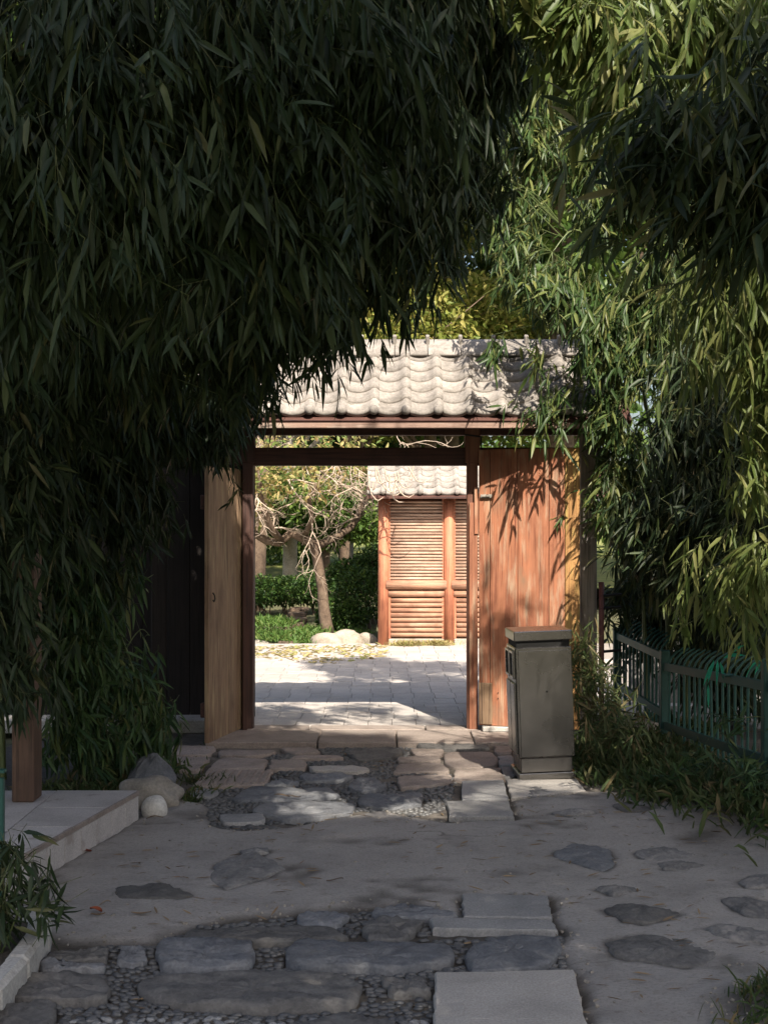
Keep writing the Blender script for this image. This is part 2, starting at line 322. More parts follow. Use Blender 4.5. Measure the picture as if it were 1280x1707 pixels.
def path_mat():
    m, nt, b = new_mat('path_surface')
    v = coords(nt, rnd=False); n1 = noise(nt, v, 2.2, 8, 0.65); n2 = noise(nt, v, 70, 6, 0.75); n3 = noise(nt, v, 14, 7, 0.7)
    cem = ramp(nt, [(0.3, (0.235, 0.22, 0.205)), (0.5, (0.315, 0.295, 0.275)), (0.75, (0.37, 0.345, 0.32))]); nt.links.new(n1, cem.inputs[0])
    so = ramp(nt, [(0.3, (0.045, 0.038, 0.031)), (0.7, (0.115, 0.098, 0.08))]); nt.links.new(n3, so.inputs[0])
    du = ramp(nt, [(0.35, (0.12, 0.105, 0.088)), (0.65, (0.21, 0.19, 0.165))]); nt.links.new(n3, du.inputs[0])
    a1 = node(nt, 'ShaderNodeAttribute', attribute_name='cement'); a2 = node(nt, 'ShaderNodeAttribute', attribute_name='dust')
    c = mixc(nt, a2.outputs['Fac'], so.outputs[0], du.outputs[0])
    c = mixc(nt, a1.outputs['Fac'], c, cem.outputs[0])
    a3 = node(nt, 'ShaderNodeAttribute', attribute_name='joint'); c = mixc(nt, a3.outputs['Fac'], c, (0.055, 0.047, 0.038))
    sp = ramp(nt, [(0.33, (0.6, 0.58, 0.55)), (0.48, (1, 1, 1)), (0.68, (1.1, 1.1, 1.1))]); nt.links.new(n2, sp.inputs[0])
    c = mixc(nt, 0.8, c, sp.outputs[0], 'MULTIPLY')
    st = ramp(nt, [(0.56, (1, 1, 1)), (0.72, (0.72, 0.70, 0.67))]); nt.links.new(n3, st.inputs[0]); c = mixc(nt, 1.0, c, st.outputs[0], 'MULTIPLY')
    wv = node(nt, 'ShaderNodeTexNoise'); wv.inputs['Scale'].default_value = 3.5; wv.inputs['Detail'].default_value = 6; nt.links.new(v, wv.inputs['Vector'])
    va = node(nt, 'ShaderNodeMix', data_type='VECTOR'); va.inputs[0].default_value = 0.42; nt.links.new(v, va.inputs[4]); nt.links.new(wv.outputs['Color'], va.inputs[5])
    vo = node(nt, 'ShaderNodeTexVoronoi', feature='DISTANCE_TO_EDGE'); vo.inputs['Scale'].default_value = 1.1; nt.links.new(va.outputs[1], vo.inputs['Vector'])
    cr = ramp(nt, [(0.0, (0.25, 0.23, 0.21)), (0.005, (0.5, 0.48, 0.45)), (0.012, (1, 1, 1))]); nt.links.new(vo.outputs['Distance'], cr.inputs[0])
    cm = noise(nt, v, 1.1, 3, 0.5); cmr = ramp(nt, [(0.62, (0, 0, 0)), (0.70, (1, 1, 1))]); nt.links.new(cm, cmr.inputs[0])
    cx = node(nt, 'ShaderNodeMath', operation='MULTIPLY'); nt.links.new(cmr.outputs[0], cx.inputs[0]); nt.links.new(a1.outputs['Fac'], cx.inputs[1])
    ck = mixc(nt, cx.outputs[0], (1, 1, 1), cr.outputs[0]); c = mixc(nt, 1.0, c, ck, 'MULTIPLY')
    nt.links.new(c, b.inputs['Base Color']); b.inputs['Roughness'].default_value = 0.88
    ad = node(nt, 'ShaderNodeMath', operation='MULTIPLY_ADD'); ad.inputs[1].default_value = 0.5
    nt.links.new(n2, ad.inputs[0]); nt.links.new(n3, ad.inputs[2]); bump(nt, b, ad.outputs[0], 0.9, 0.014)
    return m
M['path'] = path_mat()

# ------------------------------------------------------------------ vectorised leaves
def norm(a): return a / (np.linalg.norm(a, axis=-1, keepdims=True) + 1e-9)
def leaf_arrays(P, D, U, L, Wd, curl, rg):
    """eight vertices a leaf: base, three at 0.28, three at 0.66, tip; folded along the midrib and drooping"""
    D = norm(D); Sd = norm(np.cross(D, U)); Nn = np.cross(Sd, D)
    L = L[:, None]; Wd = Wd[:, None]
    dn = np.array([0, 0, -1.0])
    def at(t): return P + D * (L * t) + dn * (curl[:, None] * L * t * t)
    a, c, e = at(0.28), at(0.66), at(1.0)
    f = Nn * Wd * 0.22
    V = np.stack([P, a - Sd * Wd * .5 + f, a, a + Sd * Wd * .5 + f, c - Sd * Wd * .42 + f, c, c + Sd * Wd * .42 + f, e], 1)
    return V
QF = np.array([[1, 4, 5, 2], [2, 5, 6, 3]]); TF = np.array([[0, 1, 2], [0, 2, 3], [4, 7, 5], [5, 7, 6]])
def leaf_mesh(name, V, mat, tone):
    n = len(V); me = bpy.data.meshes.new(name)
    off = (np.arange(n) * 8)[:, None, None]
    loops = np.concatenate([(QF[None] + off).reshape(n, -1), (TF[None] + off).reshape(n, -1)], 1).ravel()
    tot = np.tile(np.array([4, 4, 3, 3, 3, 3]), n); start = np.concatenate([[0], np.cumsum(tot)[:-1]])
    me.vertices.add(n * 8); me.vertices.foreach_set('co', V.astype(np.float32).ravel())
    me.loops.add(len(loops)); me.loops.foreach_set('vertex_index', loops.astype(np.int32))
    me.polygons.add(len(tot)); me.polygons.foreach_set('loop_start', start.astype(np.int32)); me.polygons.foreach_set('loop_total', tot.astype(np.int32))
    me.update(calc_edges=True)
    at = me.attributes.new('tone', 'FLOAT', 'POINT'); at.data.foreach_set('value', np.repeat(tone, 8).astype(np.float32))
    me.polygons.foreach_set('use_smooth', np.ones(len(tot), dtype=bool))
    me.materials.append(mat); return me
def twig_mesh(name, A, B, r0, mat):
    """thin three-sided twigs from A to B"""
    n = len(A); D = norm(B - A); h = norm(np.cross(D, np.array([0.3, 0.2, 1.0]))); k = np.cross(D, h)
    r0 = r0[:, None]; ring = []
    for P, rr in ((A, r0), (B, r0 * .45)):
        for j in range(3):
            th = 2 * math.pi * j / 3; ring.append(P + (h * math.cos(th) + k * math.sin(th)) * rr)
    V = np.stack(ring, 1); Fc = np.array([[0, 1, 4, 3], [1, 2, 5, 4], [2, 0, 3, 5]])
    loops = (Fc[None] + (np.arange(n) * 6)[:, None, None]).ravel(); tot = np.full(n * 3, 4)
    me = bpy.data.meshes.new(name); me.vertices.add(n * 6); me.vertices.foreach_set('co', V.astype(np.float32).ravel())
    me.loops.add(len(loops)); me.loops.foreach_set('vertex_index', loops.astype(np.int32))
    me.polygons.add(len(tot)); me.polygons.foreach_set('loop_start', (np.arange(n * 3) * 4).astype(np.int32)); me.polygons.foreach_set('loop_total', tot.astype(np.int32))
    me.update(calc_edges=True); me.materials.append(mat); return me

def sprays(lobes, dens, rg, L=0.115, ratio=0.15, k=7, droop=0.8, spread=0.55, shell=0.5, tw=0.17, lean=(0, 0, 0), clear=()):
    """bamboo sprays inside ellipsoid lobes: (centre, radii, weight)"""
    Ps, Ds = [], []
    for c, r, wt in lobes:
        A = math.pi * (r[0] * r[2] + r[0] * r[1] + r[1] * r[2]) / 3
        n = max(3, int(dens * wt * A * (0.115 / L) ** 2))
        q = norm(rg.normal(size=(n, 3))); rad = rg.random(n) ** shell + (rg.random(n) < .15) * rg.random(n) * .5
        p = q * rad[:, None]
        o = norm(q * np.array([1, 1, 0.5])); pos = np.array(c) + p * np.array(r); cd = np.zeros((n, 3))
        if n > 14:                                                   # sprays gather on separate branchlets
            m = max(3, n // 26); cq = norm(rg.normal(size=(m, 3))) * (rg.random((m, 1)) ** .4); cc = np.array(c) + cq * np.array(r) * .95
            cdir = norm(cq * .6 + rg.normal(size=(m, 3)) * .5 + np.array([0, 0, -.6])); w_ = rg.integers(0, m, n); g = rg.random(n) < .72
            sg_ = .075 * (L / .115); t_ = (rg.random((n, 1)) - .4) * .34 * (L / .115)
            pos[g] = (cc[w_] + cdir[w_] * t_ + rg.normal(size=(n, 3)) * sg_)[g]; pos[~g] = np.array(c) + (pos[~g] - np.array(c)) * .85; cd[g] = cdir[w_][g] * .7
        Ps.append(pos)
        Ds.append(norm(o * 0.5 + cd + rg.normal(size=(n, 3)) * 0.38 + np.array([0, 0, -droop]) + np.array(lean)))
    P = np.concatenate(Ps); A = np.concatenate(Ds)
    if clear:                                                        # drop sprays of added foliage that would shade chosen sunlit spots
        xg, yg = P[:, 0] - .299 * P[:, 2], P[:, 1] + .917 * P[:, 2]; m_ = np.ones(len(P), bool)
        for x0, x1, y0, y1 in clear: m_ &= ~((xg > x0) & (xg < x1) & (yg > y0) & (yg < y1))
        P, A = P[m_], A[m_]
    n = len(P)
    tl = tw * (0.7 + 0.6 * rg.random(n)) * (L / 0.115)
    base = P - A * tl[:, None]                                       # twig starts a little back from the spray
    kk = k
    t = np.linspace(0.25, 1.0, kk)[None, :] + rg.normal(size=(n, kk)) * 0.06
    LP = base[:, None, :] + A[:, None, :] * (tl[:, None] * t)[:, :, None]
    h1 = norm(np.cross(A, rg.normal(size=(n, 3)))); h2 = np.cross(A, h1)
    ang = (np.arange(kk)[None, :] % 2) * math.pi + rg.normal(size=(n, kk)) * 0.7 + rg.random((n, 1)) * 6.28
    side = h1[:, None, :] * np.cos(ang)[..., None] + h2[:, None, :] * np.sin(ang)[..., None]
    LD = norm(A[:, None, :] * 0.8 + side * spread + np.array([0, 0, -droop * 0.55]) + rg.normal(size=(n, kk, 3)) * 0.26)
    keep = rg.random((n, kk)) < 0.92
    LP = LP[keep]; LD = LD[keep]; m = len(LP)
    U = norm(np.array([0, 0, 1.0]) * 0.8 + rg.normal(size=(m, 3)) * 0.6 + np.array([0.0, -0.35, 0]))
    Ln = L * (0.42 + 0.95 * rg.random(m)); Wd = Ln * ratio * (0.75 + 0.5 * rg.random(m))
    cu = 0.02 + 0.42 * rg.random(m) ** 1.5
    tone = np.clip(rg.beta(1.7, 2.6, m) + (rg.random(m) < .04) * .7, 0, 0.98)
    return (LP, LD, U, Ln, Wd, cu, tone), (base, base + A * tl[:, None])

LEAF_ONE = {}
def one_leaf_mesh(mat):
    if mat not in LEAF_ONE:
        V = leaf_arrays(np.zeros((1, 3)), np.array([[0, 1.0, 0]]), np.array([[0, 0, 1.0]]), np.ones(1), np.array([0.155]), np.array([0.16]), rng)
        me = leaf_mesh('leaf', V, mat, np.zeros(1)); LEAF_ONE[mat] = me
    return LEAF_ONE[mat]
def add_foliage(root, lobes, dens, mat, rg, singles=0, twigmat=None, near=None, **kw):
    (P, D, U, L, Wd, cu, tone), (a, b) = sprays(lobes, dens, rg, **kw)
    o = np.array(ORG[root]); idx = np.arange(len(P))
    if singles:
        # the leaves that show largest: those closest to the viewer and on the frame
        fx = (P[:, 0] / P[:, 1] * F + 640); fy = 870 - (P[:, 2] - EYE) / P[:, 1] * F
        sc_ = np.where((fx > 0) & (fx < 1280) & (fy > 0) & (fy < 1707), L / P[:, 1], 0)
        pick = np.argsort(-sc_)[:singles]; me = one_leaf_mesh(mat)
        for i in pick:
            y = Vector(D[i]).normalized(); x = y.cross(Vector(U[i])).normalized(); z = x.cross(y)
            mm = Matrix((x, y, z)).transposed()
            ob = link('leaf', me, None, root, loc=Vector(P[i] - o), rot=mm.to_euler(), scale=(L[i],) * 3)
        idx = np.setdiff1d(idx, pick)
    V = leaf_arrays(P[idx], D[idx], U[idx], L[idx], Wd[idx], cu[idx], rg) - o
    link('foliage', leaf_mesh('foliage', V, mat, tone[idx]), None, root, kind='stuff')
    link('twigs', twig_mesh('twigs', a - o, b - o, np.full(len(a), 0.0013), twigmat or M['twig']), None, root, kind='stuff')
    return a
def culm(root, pts, r0, mat=None, n=8, seg=10):
    """a jointed cane through control points, thinner towards its tip"""
    pts = [Vector(p) for p in pts]; out = []; rad = []
    K = 26
    for i in range(K + 1):
        t = i / K * (len(pts) - 1); k = min(int(t), len(pts) - 2); u = t - k
        p0 = pts[max(k - 1, 0)]; p1 = pts[k]; p2 = pts[k + 1]; p3 = pts[min(k + 2, len(pts) - 1)]
        q = 0.5 * ((2 * p1) + (p2 - p0) * u + (2 * p0 - 5 * p1 + 4 * p2 - p3) * u * u + (3 * p1 - p0 - 3 * p2 + p3) * u ** 3)
        rr = r0 * (1 - 0.85 * i / K)
        out.append(q); rad.append(rr * (1.18 if i % 2 == 0 else 0.95))
    MB().tube(out, rad, n).build('culm', mat or M['culm'], root, smooth=True)
    return out
def branches(root, heads, starts, rg, r=0.004):
    """side branches from the culms to a share of the sprays"""
    pts = np.array([tuple(p) for c in starts for p in c[6:]])
    mb = MB()
    for h in heads:
        d = np.linalg.norm(pts - h, axis=1) + 1.2 * np.maximum(0, pts[:, 2] - h[2] - 0.3)
        s_ = Vector(pts[int(np.argmin(d))]); e = Vector(h); mid = (s_ + e) / 2 + Vector((0, 0, 0.12 * (e - s_).length))
        mb.tube([s_, mid, e], [r, r * .7, r * .35], 4, cap=False)
    mb.build('branches', M['culm'], root, kind='stuff')

def LB(px, py, Y, rx, rz, ry, wt=1.0): return (tuple(W(px, py, Y)), (rx, ry, rz), wt)

# ------------------------------------------------------------------ ground, path, courtyard
def pip(px, py, poly):
    x, y = np.asarray(px), np.asarray(py); ins = np.zeros(x.shape, bool); n = len(poly)
    for i in range(n):
        x1, y1 = poly[i]; x2, y2 = poly[(i + 1) % n]
        c = ((y1 > y) != (y2 > y)) & (x < (x2 - x1) * (y - y1) / (y2 - y1 + 1e-12) + x1); ins ^= c
    return ins
def vnoise(x, y, f, seed):
    r_ = np.random.default_rng(seed); tab = r_.random((64, 64))
    X, Yy = x * f, y * f; i, j = np.floor(X).astype(int), np.floor(Yy).astype(int); u, v = X - i, Yy - j
    u = u * u * (3 - 2 * u); v = v * v * (3 - 2 * v)
    t = lambda a, b: tab[a % 64, b % 64]
    return (t(i, j) * (1 - u) + t(i + 1, j) * u) * (1 - v) + (t(i, j + 1) * (1 - u) + t(i + 1, j + 1) * u) * v
def fbm(x, y, f, seed, o=4):
    s_, a = 0, 0.5
    for k in range(o): s_ = s_ + a * (vnoise(x, y, f * 2 ** k, seed + k) - 0.5); a *= 0.5
    return s_

me = MB().add([(-400, -400, -0.05), (400, -400, -0.05), (400, 600, -0.05), (-400, 600, -0.05)], [(0, 1, 2, 3)])
setp(me.build('ground', M['earth']), kind='structure')

CEM = [G(*p) for p in [(60, 1465), (228, 1370), (300, 1335), (345, 1340), (352, 1380), (400, 1390), (480, 1385), (560, 1366), (640, 1355), (745, 1372), (860, 1370), (862, 1335), (975, 1322), (1300, 1340), (1700, 1380), (1700, 1900), (985, 1900),
       (962, 1640), (940, 1590), (934, 1560), (925, 1500), (770, 1494), (765, 1532), (680, 1512), (560, 1520), (400, 1532), (330, 1545), (262, 1562), (255, 1576), (120, 1574), (80, 1562), (-60, 1500)]]
xs = np.arange(-2.6, 2.7, 0.022); ys = np.arange(3.2, 10.7, 0.022)
GX, GY = np.meshgrid(xs, ys)
jx, jy = GX + 0.10 * fbm(GX, GY, 5, 11), GY + 0.16 * fbm(GX, GY, 4, 21)
cem = pip(jx, jy, CEM).astype(float)
for _ in range(2):
    cem = (cem + np.roll(cem, 1, 0) + np.roll(cem, -1, 0) + np.roll(cem, 1, 1) + np.roll(cem, -1, 1)) / 5
GZ = -0.006 + 0.020 * cem + 0.014 * fbm(GX, GY, 6, 31) * (1 - 0.45 * cem) + 0.016 * fbm(GX, GY, 1.6, 41) * cem
# low earth banks at the right hand fence and the bottom corner
bank = np.clip((GX - (1.35 + 0.10 * fbm(GX, GY, 3, 51))) / 0.35, 0, 1) * np.clip((GY - 6.6) / 0.6, 0, 1)
mnd = np.exp(-(((GX - 1.28) / 0.30) ** 2 + ((GY - 4.45) / 0.32) ** 2) * 1.6)
GZ = GZ + bank * 0.07 + mnd * 0.085 * (1 + 0.8 * fbm(GX, GY, 7, 61))
cem = cem * (1 - bank) * (1 - np.clip(mnd * 2.2 - 0.3, 0, 1))
dust = np.clip(0.55 + 1.2 * fbm(GX, GY, 3, 71), 0, 1) * (GY > 7.2) * (1 - bank) * (GX > -1.45)
ny, nx = GX.shape
V = np.stack([GX, GY, GZ], -1).reshape(-1, 3); I = (np.arange(ny - 1)[:, None] * nx + np.arange(nx - 1)[None]).ravel()
Q = np.stack([I, I + 1, I + nx + 1, I + nx], 1)
me = bpy.data.meshes.new('path'); me.vertices.add(len(V)); me.vertices.foreach_set('co', V.astype(np.float32).ravel())
me.loops.add(Q.size); me.loops.foreach_set('vertex_index', Q.ravel().astype(np.int32)); me.polygons.add(len(Q))
me.polygons.foreach_set('loop_start', (np.arange(len(Q)) * 4).astype(np.int32)); me.polygons.foreach_set('loop_total', np.full(len(Q), 4, np.int32))
me.update(calc_edges=True); me.polygons.foreach_set('use_smooth', np.ones(len(Q), bool))
for nm, ar in (('cement', cem), ('dust', dust)):
    a = me.attributes.new(nm, 'FLOAT', 'POINT'); a.data.foreach_set('value', ar.ravel().astype(np.float32))
path = link('path', me, M['path'], kind='structure'); ORG[path] = Vector()
def gz(x, y):
    i = int(np.clip(round((y - 3.2) / 0.022), 0, ny - 1)); j = int(np.clip(round((x + 2.6) / 0.022), 0, nx - 1)); return float(GZ[i, j])

STONES = []                                                          # outlines on the ground, used to keep pebbles off
def stone(pix, kind, h=0.022, rough=0.006, jag=0.018, name='stone', rectangular=False, seed=0, dome=0.0, label=None):
    rr = random.Random(seed * 13 + 5)
    pl = [Vector(G(*p)) for p in pix]; c = sum(pl, Vector((0, 0))) / len(pl)
    STONES.append([tuple(p) for p in pl])
    ol = []
    per = sum((pl[(i + 1) % len(pl)] - pl[i]).length for i in range(len(pl)))
    for i in range(len(pl)):
        a, b = pl[i], pl[(i + 1) % len(pl)]; k = max(2, int(round((46 if c.y < 7.2 else 26) * (b - a).length / per)))
        nn = Vector(((b - a).y, -(b - a).x)).normalized()
        for t in range(k):
            u = t / k; q = a.lerp(b, u)
            q += nn * rr.uniform(-1, 1) * (jag if not rectangular else 0.005)
            ol.append(q)
    if not rectangular:                                              # round the corners off
        cc = [(ol[i - 1] + ol[i] * 3 + ol[(i + 1) % len(ol)]) / 5 for i in range(len(ol))]; ol = []
        for p in cc:
            d_ = (p - c); f_ = 1 + 0.9 * float(fbm(np.array([p.x]), np.array([p.y]), 9, seed)[0]) * jag * 6
            ol.append(c + d_ * f_)
    n = len(ol); z0 = max(-0.012, min(gz(p.x, p.y) for p in ol)); base = gz(c.x, c.y)
    rings = [(1.0, -0.05, 0), (1.0, h * 0.70, 0), (0.975, h * 0.95, 0.4)] + ([(0.93, h, 1), (0.8, h, 1), (0.65, h, 1), (0.48, h, 1), (0.3, h, 1), (0.14, h, 1)] if not rectangular else [(0.6, h, 0.4)])
    vs = []
    for s_, z, a in rings:
        for p in ol:
            q = c + (p - c) * s_
            zz = z + dome * (1 - s_ * s_)
            if a: nz = float(fbm(np.array([q.x * .8 + q.y * .3]), np.array([q.y * 1.6]), 6, seed + 3)[0]); zz += a * rough * (5 * nz + 1.4 * (1 if math.sin(nz * 38 + seed) > .2 else 0) + rr.uniform(-.35, .35)) * (1 if s_ < .95 else .5)
            vs.append((q.x - c.x, q.y - c.y, base * 0.5 + zz))
    fs = [(r_ * n + j, r_ * n + (j + 1) % n, (r_ + 1) * n + (j + 1) % n, (r_ + 1) * n + j) for r_ in range(len(rings) - 1) for j in range(n)]
    k = len(rings) - 1
    if rectangular: fs.append(tuple(k * n + j for j in range(n)))
    else:
        vs.append((0, 0, base * 0.5 + h + dome + rough * rr.uniform(-.3, .3))); fs += [(k * n + j, k * n + (j + 1) % n, len(vs) - 1) for j in range(n)]
    mb = MB().add(vs, fs)
    return link(name, mb.mesh(name, M[kind], smooth=not rectangular), None, path, loc=(c.x, c.y, 0), label=label)
B, D_, WM, SL, SG = 'stone_blue', 'stone_dark', 'stone_warm', 'slab', 'slab_grey'
stones = [
 (D_, .024, [(78, 1600), (180, 1588), (178, 1606), (150, 1611), (80, 1609)]), (B, .03, [(68, 1613), (174, 1615), (174, 1623), (70, 1626)]),
 (B, .02, [(200, 1588), (243, 1587), (241, 1611), (197, 1612)]), (B, .03, [(266, 1575), (420, 1575), (428, 1600), (415, 1618), (345, 1624), (270, 1619), (260, 1597)]),
 (D_, .03, [(46, 1632), (174, 1634), (182, 1665), (164, 1676), (20, 1672)]), (D_, .028, [(-60, 1684), (98, 1681), (80, 1730), (-70, 1730)]),
 (D_, .026, [(232, 1640), (350, 1629), (470, 1626), (577, 1634), (606, 1650), (604, 1673), (577, 1682), (430, 1688), (290, 1681), (258, 1674), (226, 1657)]),
 (B, .032, [(488, 1578), (741, 1582), (762, 1600), (754, 1611), (675, 1624), (560, 1621), (520, 1624), (473, 1608)]),
 (B, .02, [(495, 1529), (564, 1526), (583, 1532), (564, 1549), (528, 1552), (500, 1547)]), (B, .024, [(616, 1529), (675, 1513), (767, 1533), (715, 1539), (642, 1538)]),
 (D_, .03, [(603, 1556), (629, 1543), (704, 1541), (697, 1556), (675, 1577), (614, 1575)]), (D_, .02, [(310, 1556), (400, 1553), (488, 1552), (564, 1555), (587, 1571), (492, 1576), (416, 1577), (300, 1570)]),
 (B, .03, [(785, 1590), (860, 1566), (930, 1570), (936, 1590), (912, 1618), (785, 1629), (774, 1602)]), (D_, .024, [(633, 1641), (708, 1641), (721, 1664), (656, 1667)]),
 (D_, .024, [(470, 1722), (577, 1696), (680, 1722), (640, 1760), (480, 1760)]),
 # towards the gate
 (WM, .02, [(741, 1258), (819, 1256), (829, 1268), (829, 1280), (758, 1284), (741, 1275)]), (WM, .02, [(758, 1287), (836, 1283), (841, 1303), (757, 1304)]),
 (WM, .018, [(681, 1252), (740, 1252), (736, 1260), (690, 1261)]), (WM, .018, [(662, 1265), (735, 1263), (736, 1271), (665, 1273)]), (WM, .02, [(667, 1276), (737, 1275), (752, 1289), (655, 1291)]),
 (WM, .018, [(660, 1298), (751, 1294), (754, 1306), (720, 1312), (667, 1317)]), (D_, .03, [(695, 1243), (737, 1237), (812, 1239), (818, 1251), (744, 1253), (697, 1249)]),
 (WM, .02, [(345, 1287), (366, 1267), (446, 1268), (443, 1285)]), (WM, .02, [(449, 1270), (508, 1270), (512, 1283), (451, 1286)]),
 (SL, .02, [(512, 1280), (598, 1280), (618, 1286), (598, 1290), (518, 1287)]), (WM, .02, [(366, 1254), (457, 1254), (463, 1257), (422, 1264), (366, 1263)]),
 (WM, .02, [(464, 1250), (523, 1250), (536, 1258), (490, 1260)]), (WM, .02, [(494, 1262), (570, 1262), (576, 1267), (480, 1268)]), (WM, .02, [(278, 1246), (361, 1247), (352, 1262), (264, 1262)]), (WM, .02, [(268, 1266), (350, 1265), (333, 1287), (270, 1287)]),
 (B, .022, [(410, 1317), (551, 1320), (575, 1331), (480, 1340), (385, 1338)]), (B, .024, [(434, 1344), (593, 1343), (588, 1359), (490, 1371), (415, 1357)]), (B, .02, [(499, 1295), (570, 1291), (590, 1298), (563, 1305), (509, 1304)]),
 (B, .022, [(590, 1303), (625, 1300), (645, 1316), (608, 1324), (578, 1317)]), (D_, .02, [(575, 1258), (635, 1250), (675, 1254), (655, 1266), (600, 1271)]), (SG, .018, [(363, 1362), (443, 1360), (441, 1373), (371, 1376)]),
 (SG, .018, [(330, 1318), (366, 1323), (357, 1331), (308, 1334)]), (B, .02, [(600, 1330), (704, 1326), (706, 1345), (640, 1352), (596, 1345)]), (B, .02, [(465, 1304), (500, 1308), (470, 1314), (440, 1312)]),
 (SG, .016, [(830, 1262), (855, 1262), (857, 1278), (833, 1278)]), (SG, .016, [(833, 1281), (858, 1281), (858, 1297), (840, 1299)]), (WM, .016, [(820, 1243), (851, 1244), (854, 1259), (827, 1259)]),
]
for i, (k, h, p) in enumerate([(a_, b_ * .8, c_) for a_, b_, c_ in stones]):
    far = p[0][1] < 1400
    stone(p, k, h, rough=0.0065 if k in (B, D_) else 0.003, jag=0.012 if not far else 0.014, seed=i + 1, name='paving_stone')
EMB = [
 (B, [(921, 1428), (957, 1410), (1014, 1421), (1026, 1446), (1007, 1458), (978, 1451), (924, 1436)]), (B, [(1093, 1447), (1133, 1441), (1179, 1450), (1143, 1457), (1107, 1456)]),
 (SG, [(1054, 1428), (1107, 1417), (1161, 1431), (1143, 1438), (1072, 1438)]), (D_, [(1003, 1522), (1043, 1515), (1093, 1519), (1136, 1531), (1118, 1539), (1072, 1546), (1036, 1541)]),
 (B, [(1201, 1507), (1251, 1502), (1290, 1515), (1290, 1540), (1240, 1533)]), (B, [(1169, 1558), (1201, 1550), (1290, 1563), (1290, 1581), (1226, 1578), (1194, 1569)]),
 (D_, [(1007, 1577), (1072, 1565), (1161, 1576), (1198, 1597), (1165, 1619), (1115, 1616), (1021, 1601)]), (D_, [(1230, 1476), (1262, 1464), (1300, 1464), (1300, 1485), (1244, 1487)]),
 (B, [(861, 1323), (873, 1315), (901, 1314), (932, 1325), (880, 1333)]), (D_, [(1020, 1347), (1055, 1343), (1096, 1357), (1040, 1358)]), (B, [(917, 1359), (965, 1353), (995, 1360), (950, 1365)]),
 (B, [(360, 1446), (425, 1425), (481, 1455), (440, 1470), (375, 1489), (350, 1470)]), (D_, [(190, 1487), (270, 1480), (326, 1499), (285, 1506), (200, 1506)]), (D_, [(990, 1488), (1040, 1484), (1070, 1492), (1020, 1499)]),
 (D_, [(400, 1424), (446, 1421), (450, 1428), (404, 1431)]),
]
NSET = len(STONES)
for i, (k, p) in enumerate(EMB):
    stone(p, 'stone_worn' if i % 3 != 0 else k, 0.008, rough=0.004, jag=0.012, seed=200 + i, dome=0.012, name='embedded_stone')
rects = [(SL, .035, [(724, 1636), (957, 1631), (982, 1740), (724, 1740)]), (SG, .024, [(717, 1539), (920, 1543), (930, 1560), (720, 1556)]), (SG, .02, [(771, 1496), (912, 1500), (920, 1537), (771, 1535)]),
         (SG, .022, [(770, 1307), (840, 1305), (847, 1337), (770, 1338)]), (SG, .024, [(744, 1342), (847, 1341), (857, 1368), (748, 1367)]), (SL, .018, [(843, 1303), (960, 1301), (976, 1322), (852, 1334)])]
for i, (k, h, p) in enumerate(rects): stone(p, k, h, rough=0.002, seed=300 + i, rectangular=True, name='paving_slab')
# ribbed slab: a base and raised ribs
o = stone([(345, 1288), (455, 1288), (443, 1311), (320, 1316)], WM, 0.018, rough=0.001, seed=330, rectangular=True, name='ribbed_slab', label='ribbed paving slab')
a0, a1, b1, b0 = [Vector(G(*p)) for p in [(345, 1288), (455, 1288), (443, 1311), (320, 1316)]]
mb = MB()
for i in range(9):
    u = (i + 0.5) / 9; p, q = a0.lerp(a1, u), b0.lerp(b1, u); d = (q - p); c = (p + q) / 2
    mb.box((c.x, c.y, 0.020 + gz(c.x, c.y) * .5), (0.028, d.length * 0.92, 0.012), rz=math.atan2(-d.x, d.y), bev=0.003)
mb.build('rib', M['stone_warm'], o, origin=(o.location.x, o.location.y, 0)); 
for ch in o.children: ch.location = (0, 0, 0)

# earth packed in the joints round every stone, broken by noise
jt = np.zeros(GX.shape)
for q_, pl in enumerate(STONES):
    thin = .4 if NSET <= q_ < NSET + len(EMB) else 1
    c_ = np.mean(pl, 0); sz = np.ptp(np.array(pl), 0); g = [(c_[0] + (x - c_[0]) * (1 + thin * .05 / max(.12, sz[0])), c_[1] + (y - c_[1]) * (1 + thin * .075 / max(.12, sz[1]))) for x, y in pl]
    jt = np.maximum(jt, pip(GX + .03 * fbm(GX, GY, 12, 3), GY + .04 * fbm(GX, GY, 12, 4), g))
jt = jt * (fbm(GX, GY, 4.5, 8) > -.06)
cr_ = np.clip((fbm(GX, GY, 2.6, 77, 5) - .13) * 9, 0, 1) * np.clip(.6 + 3 * fbm(GX, GY, 14, 78), 0, 1)      # worn places in the cement
jt = np.clip(jt + .75 * cr_ * (cem > .4), 0, 1); jt = (jt * 2 + np.roll(jt, 1, 0) + np.roll(jt, 1, 1) + np.roll(jt, -1, 0) + np.roll(jt, -1, 1)) / 6
a = path.data.attributes.new('joint', 'FLOAT', 'POINT'); a.data.foreach_set('value', jt.ravel().astype(np.float32))
GZ = GZ - .009 * jt; V[:, 2] = GZ.ravel(); path.data.vertices.foreach_set('co', V.astype(np.float32).ravel()); path.data.update()
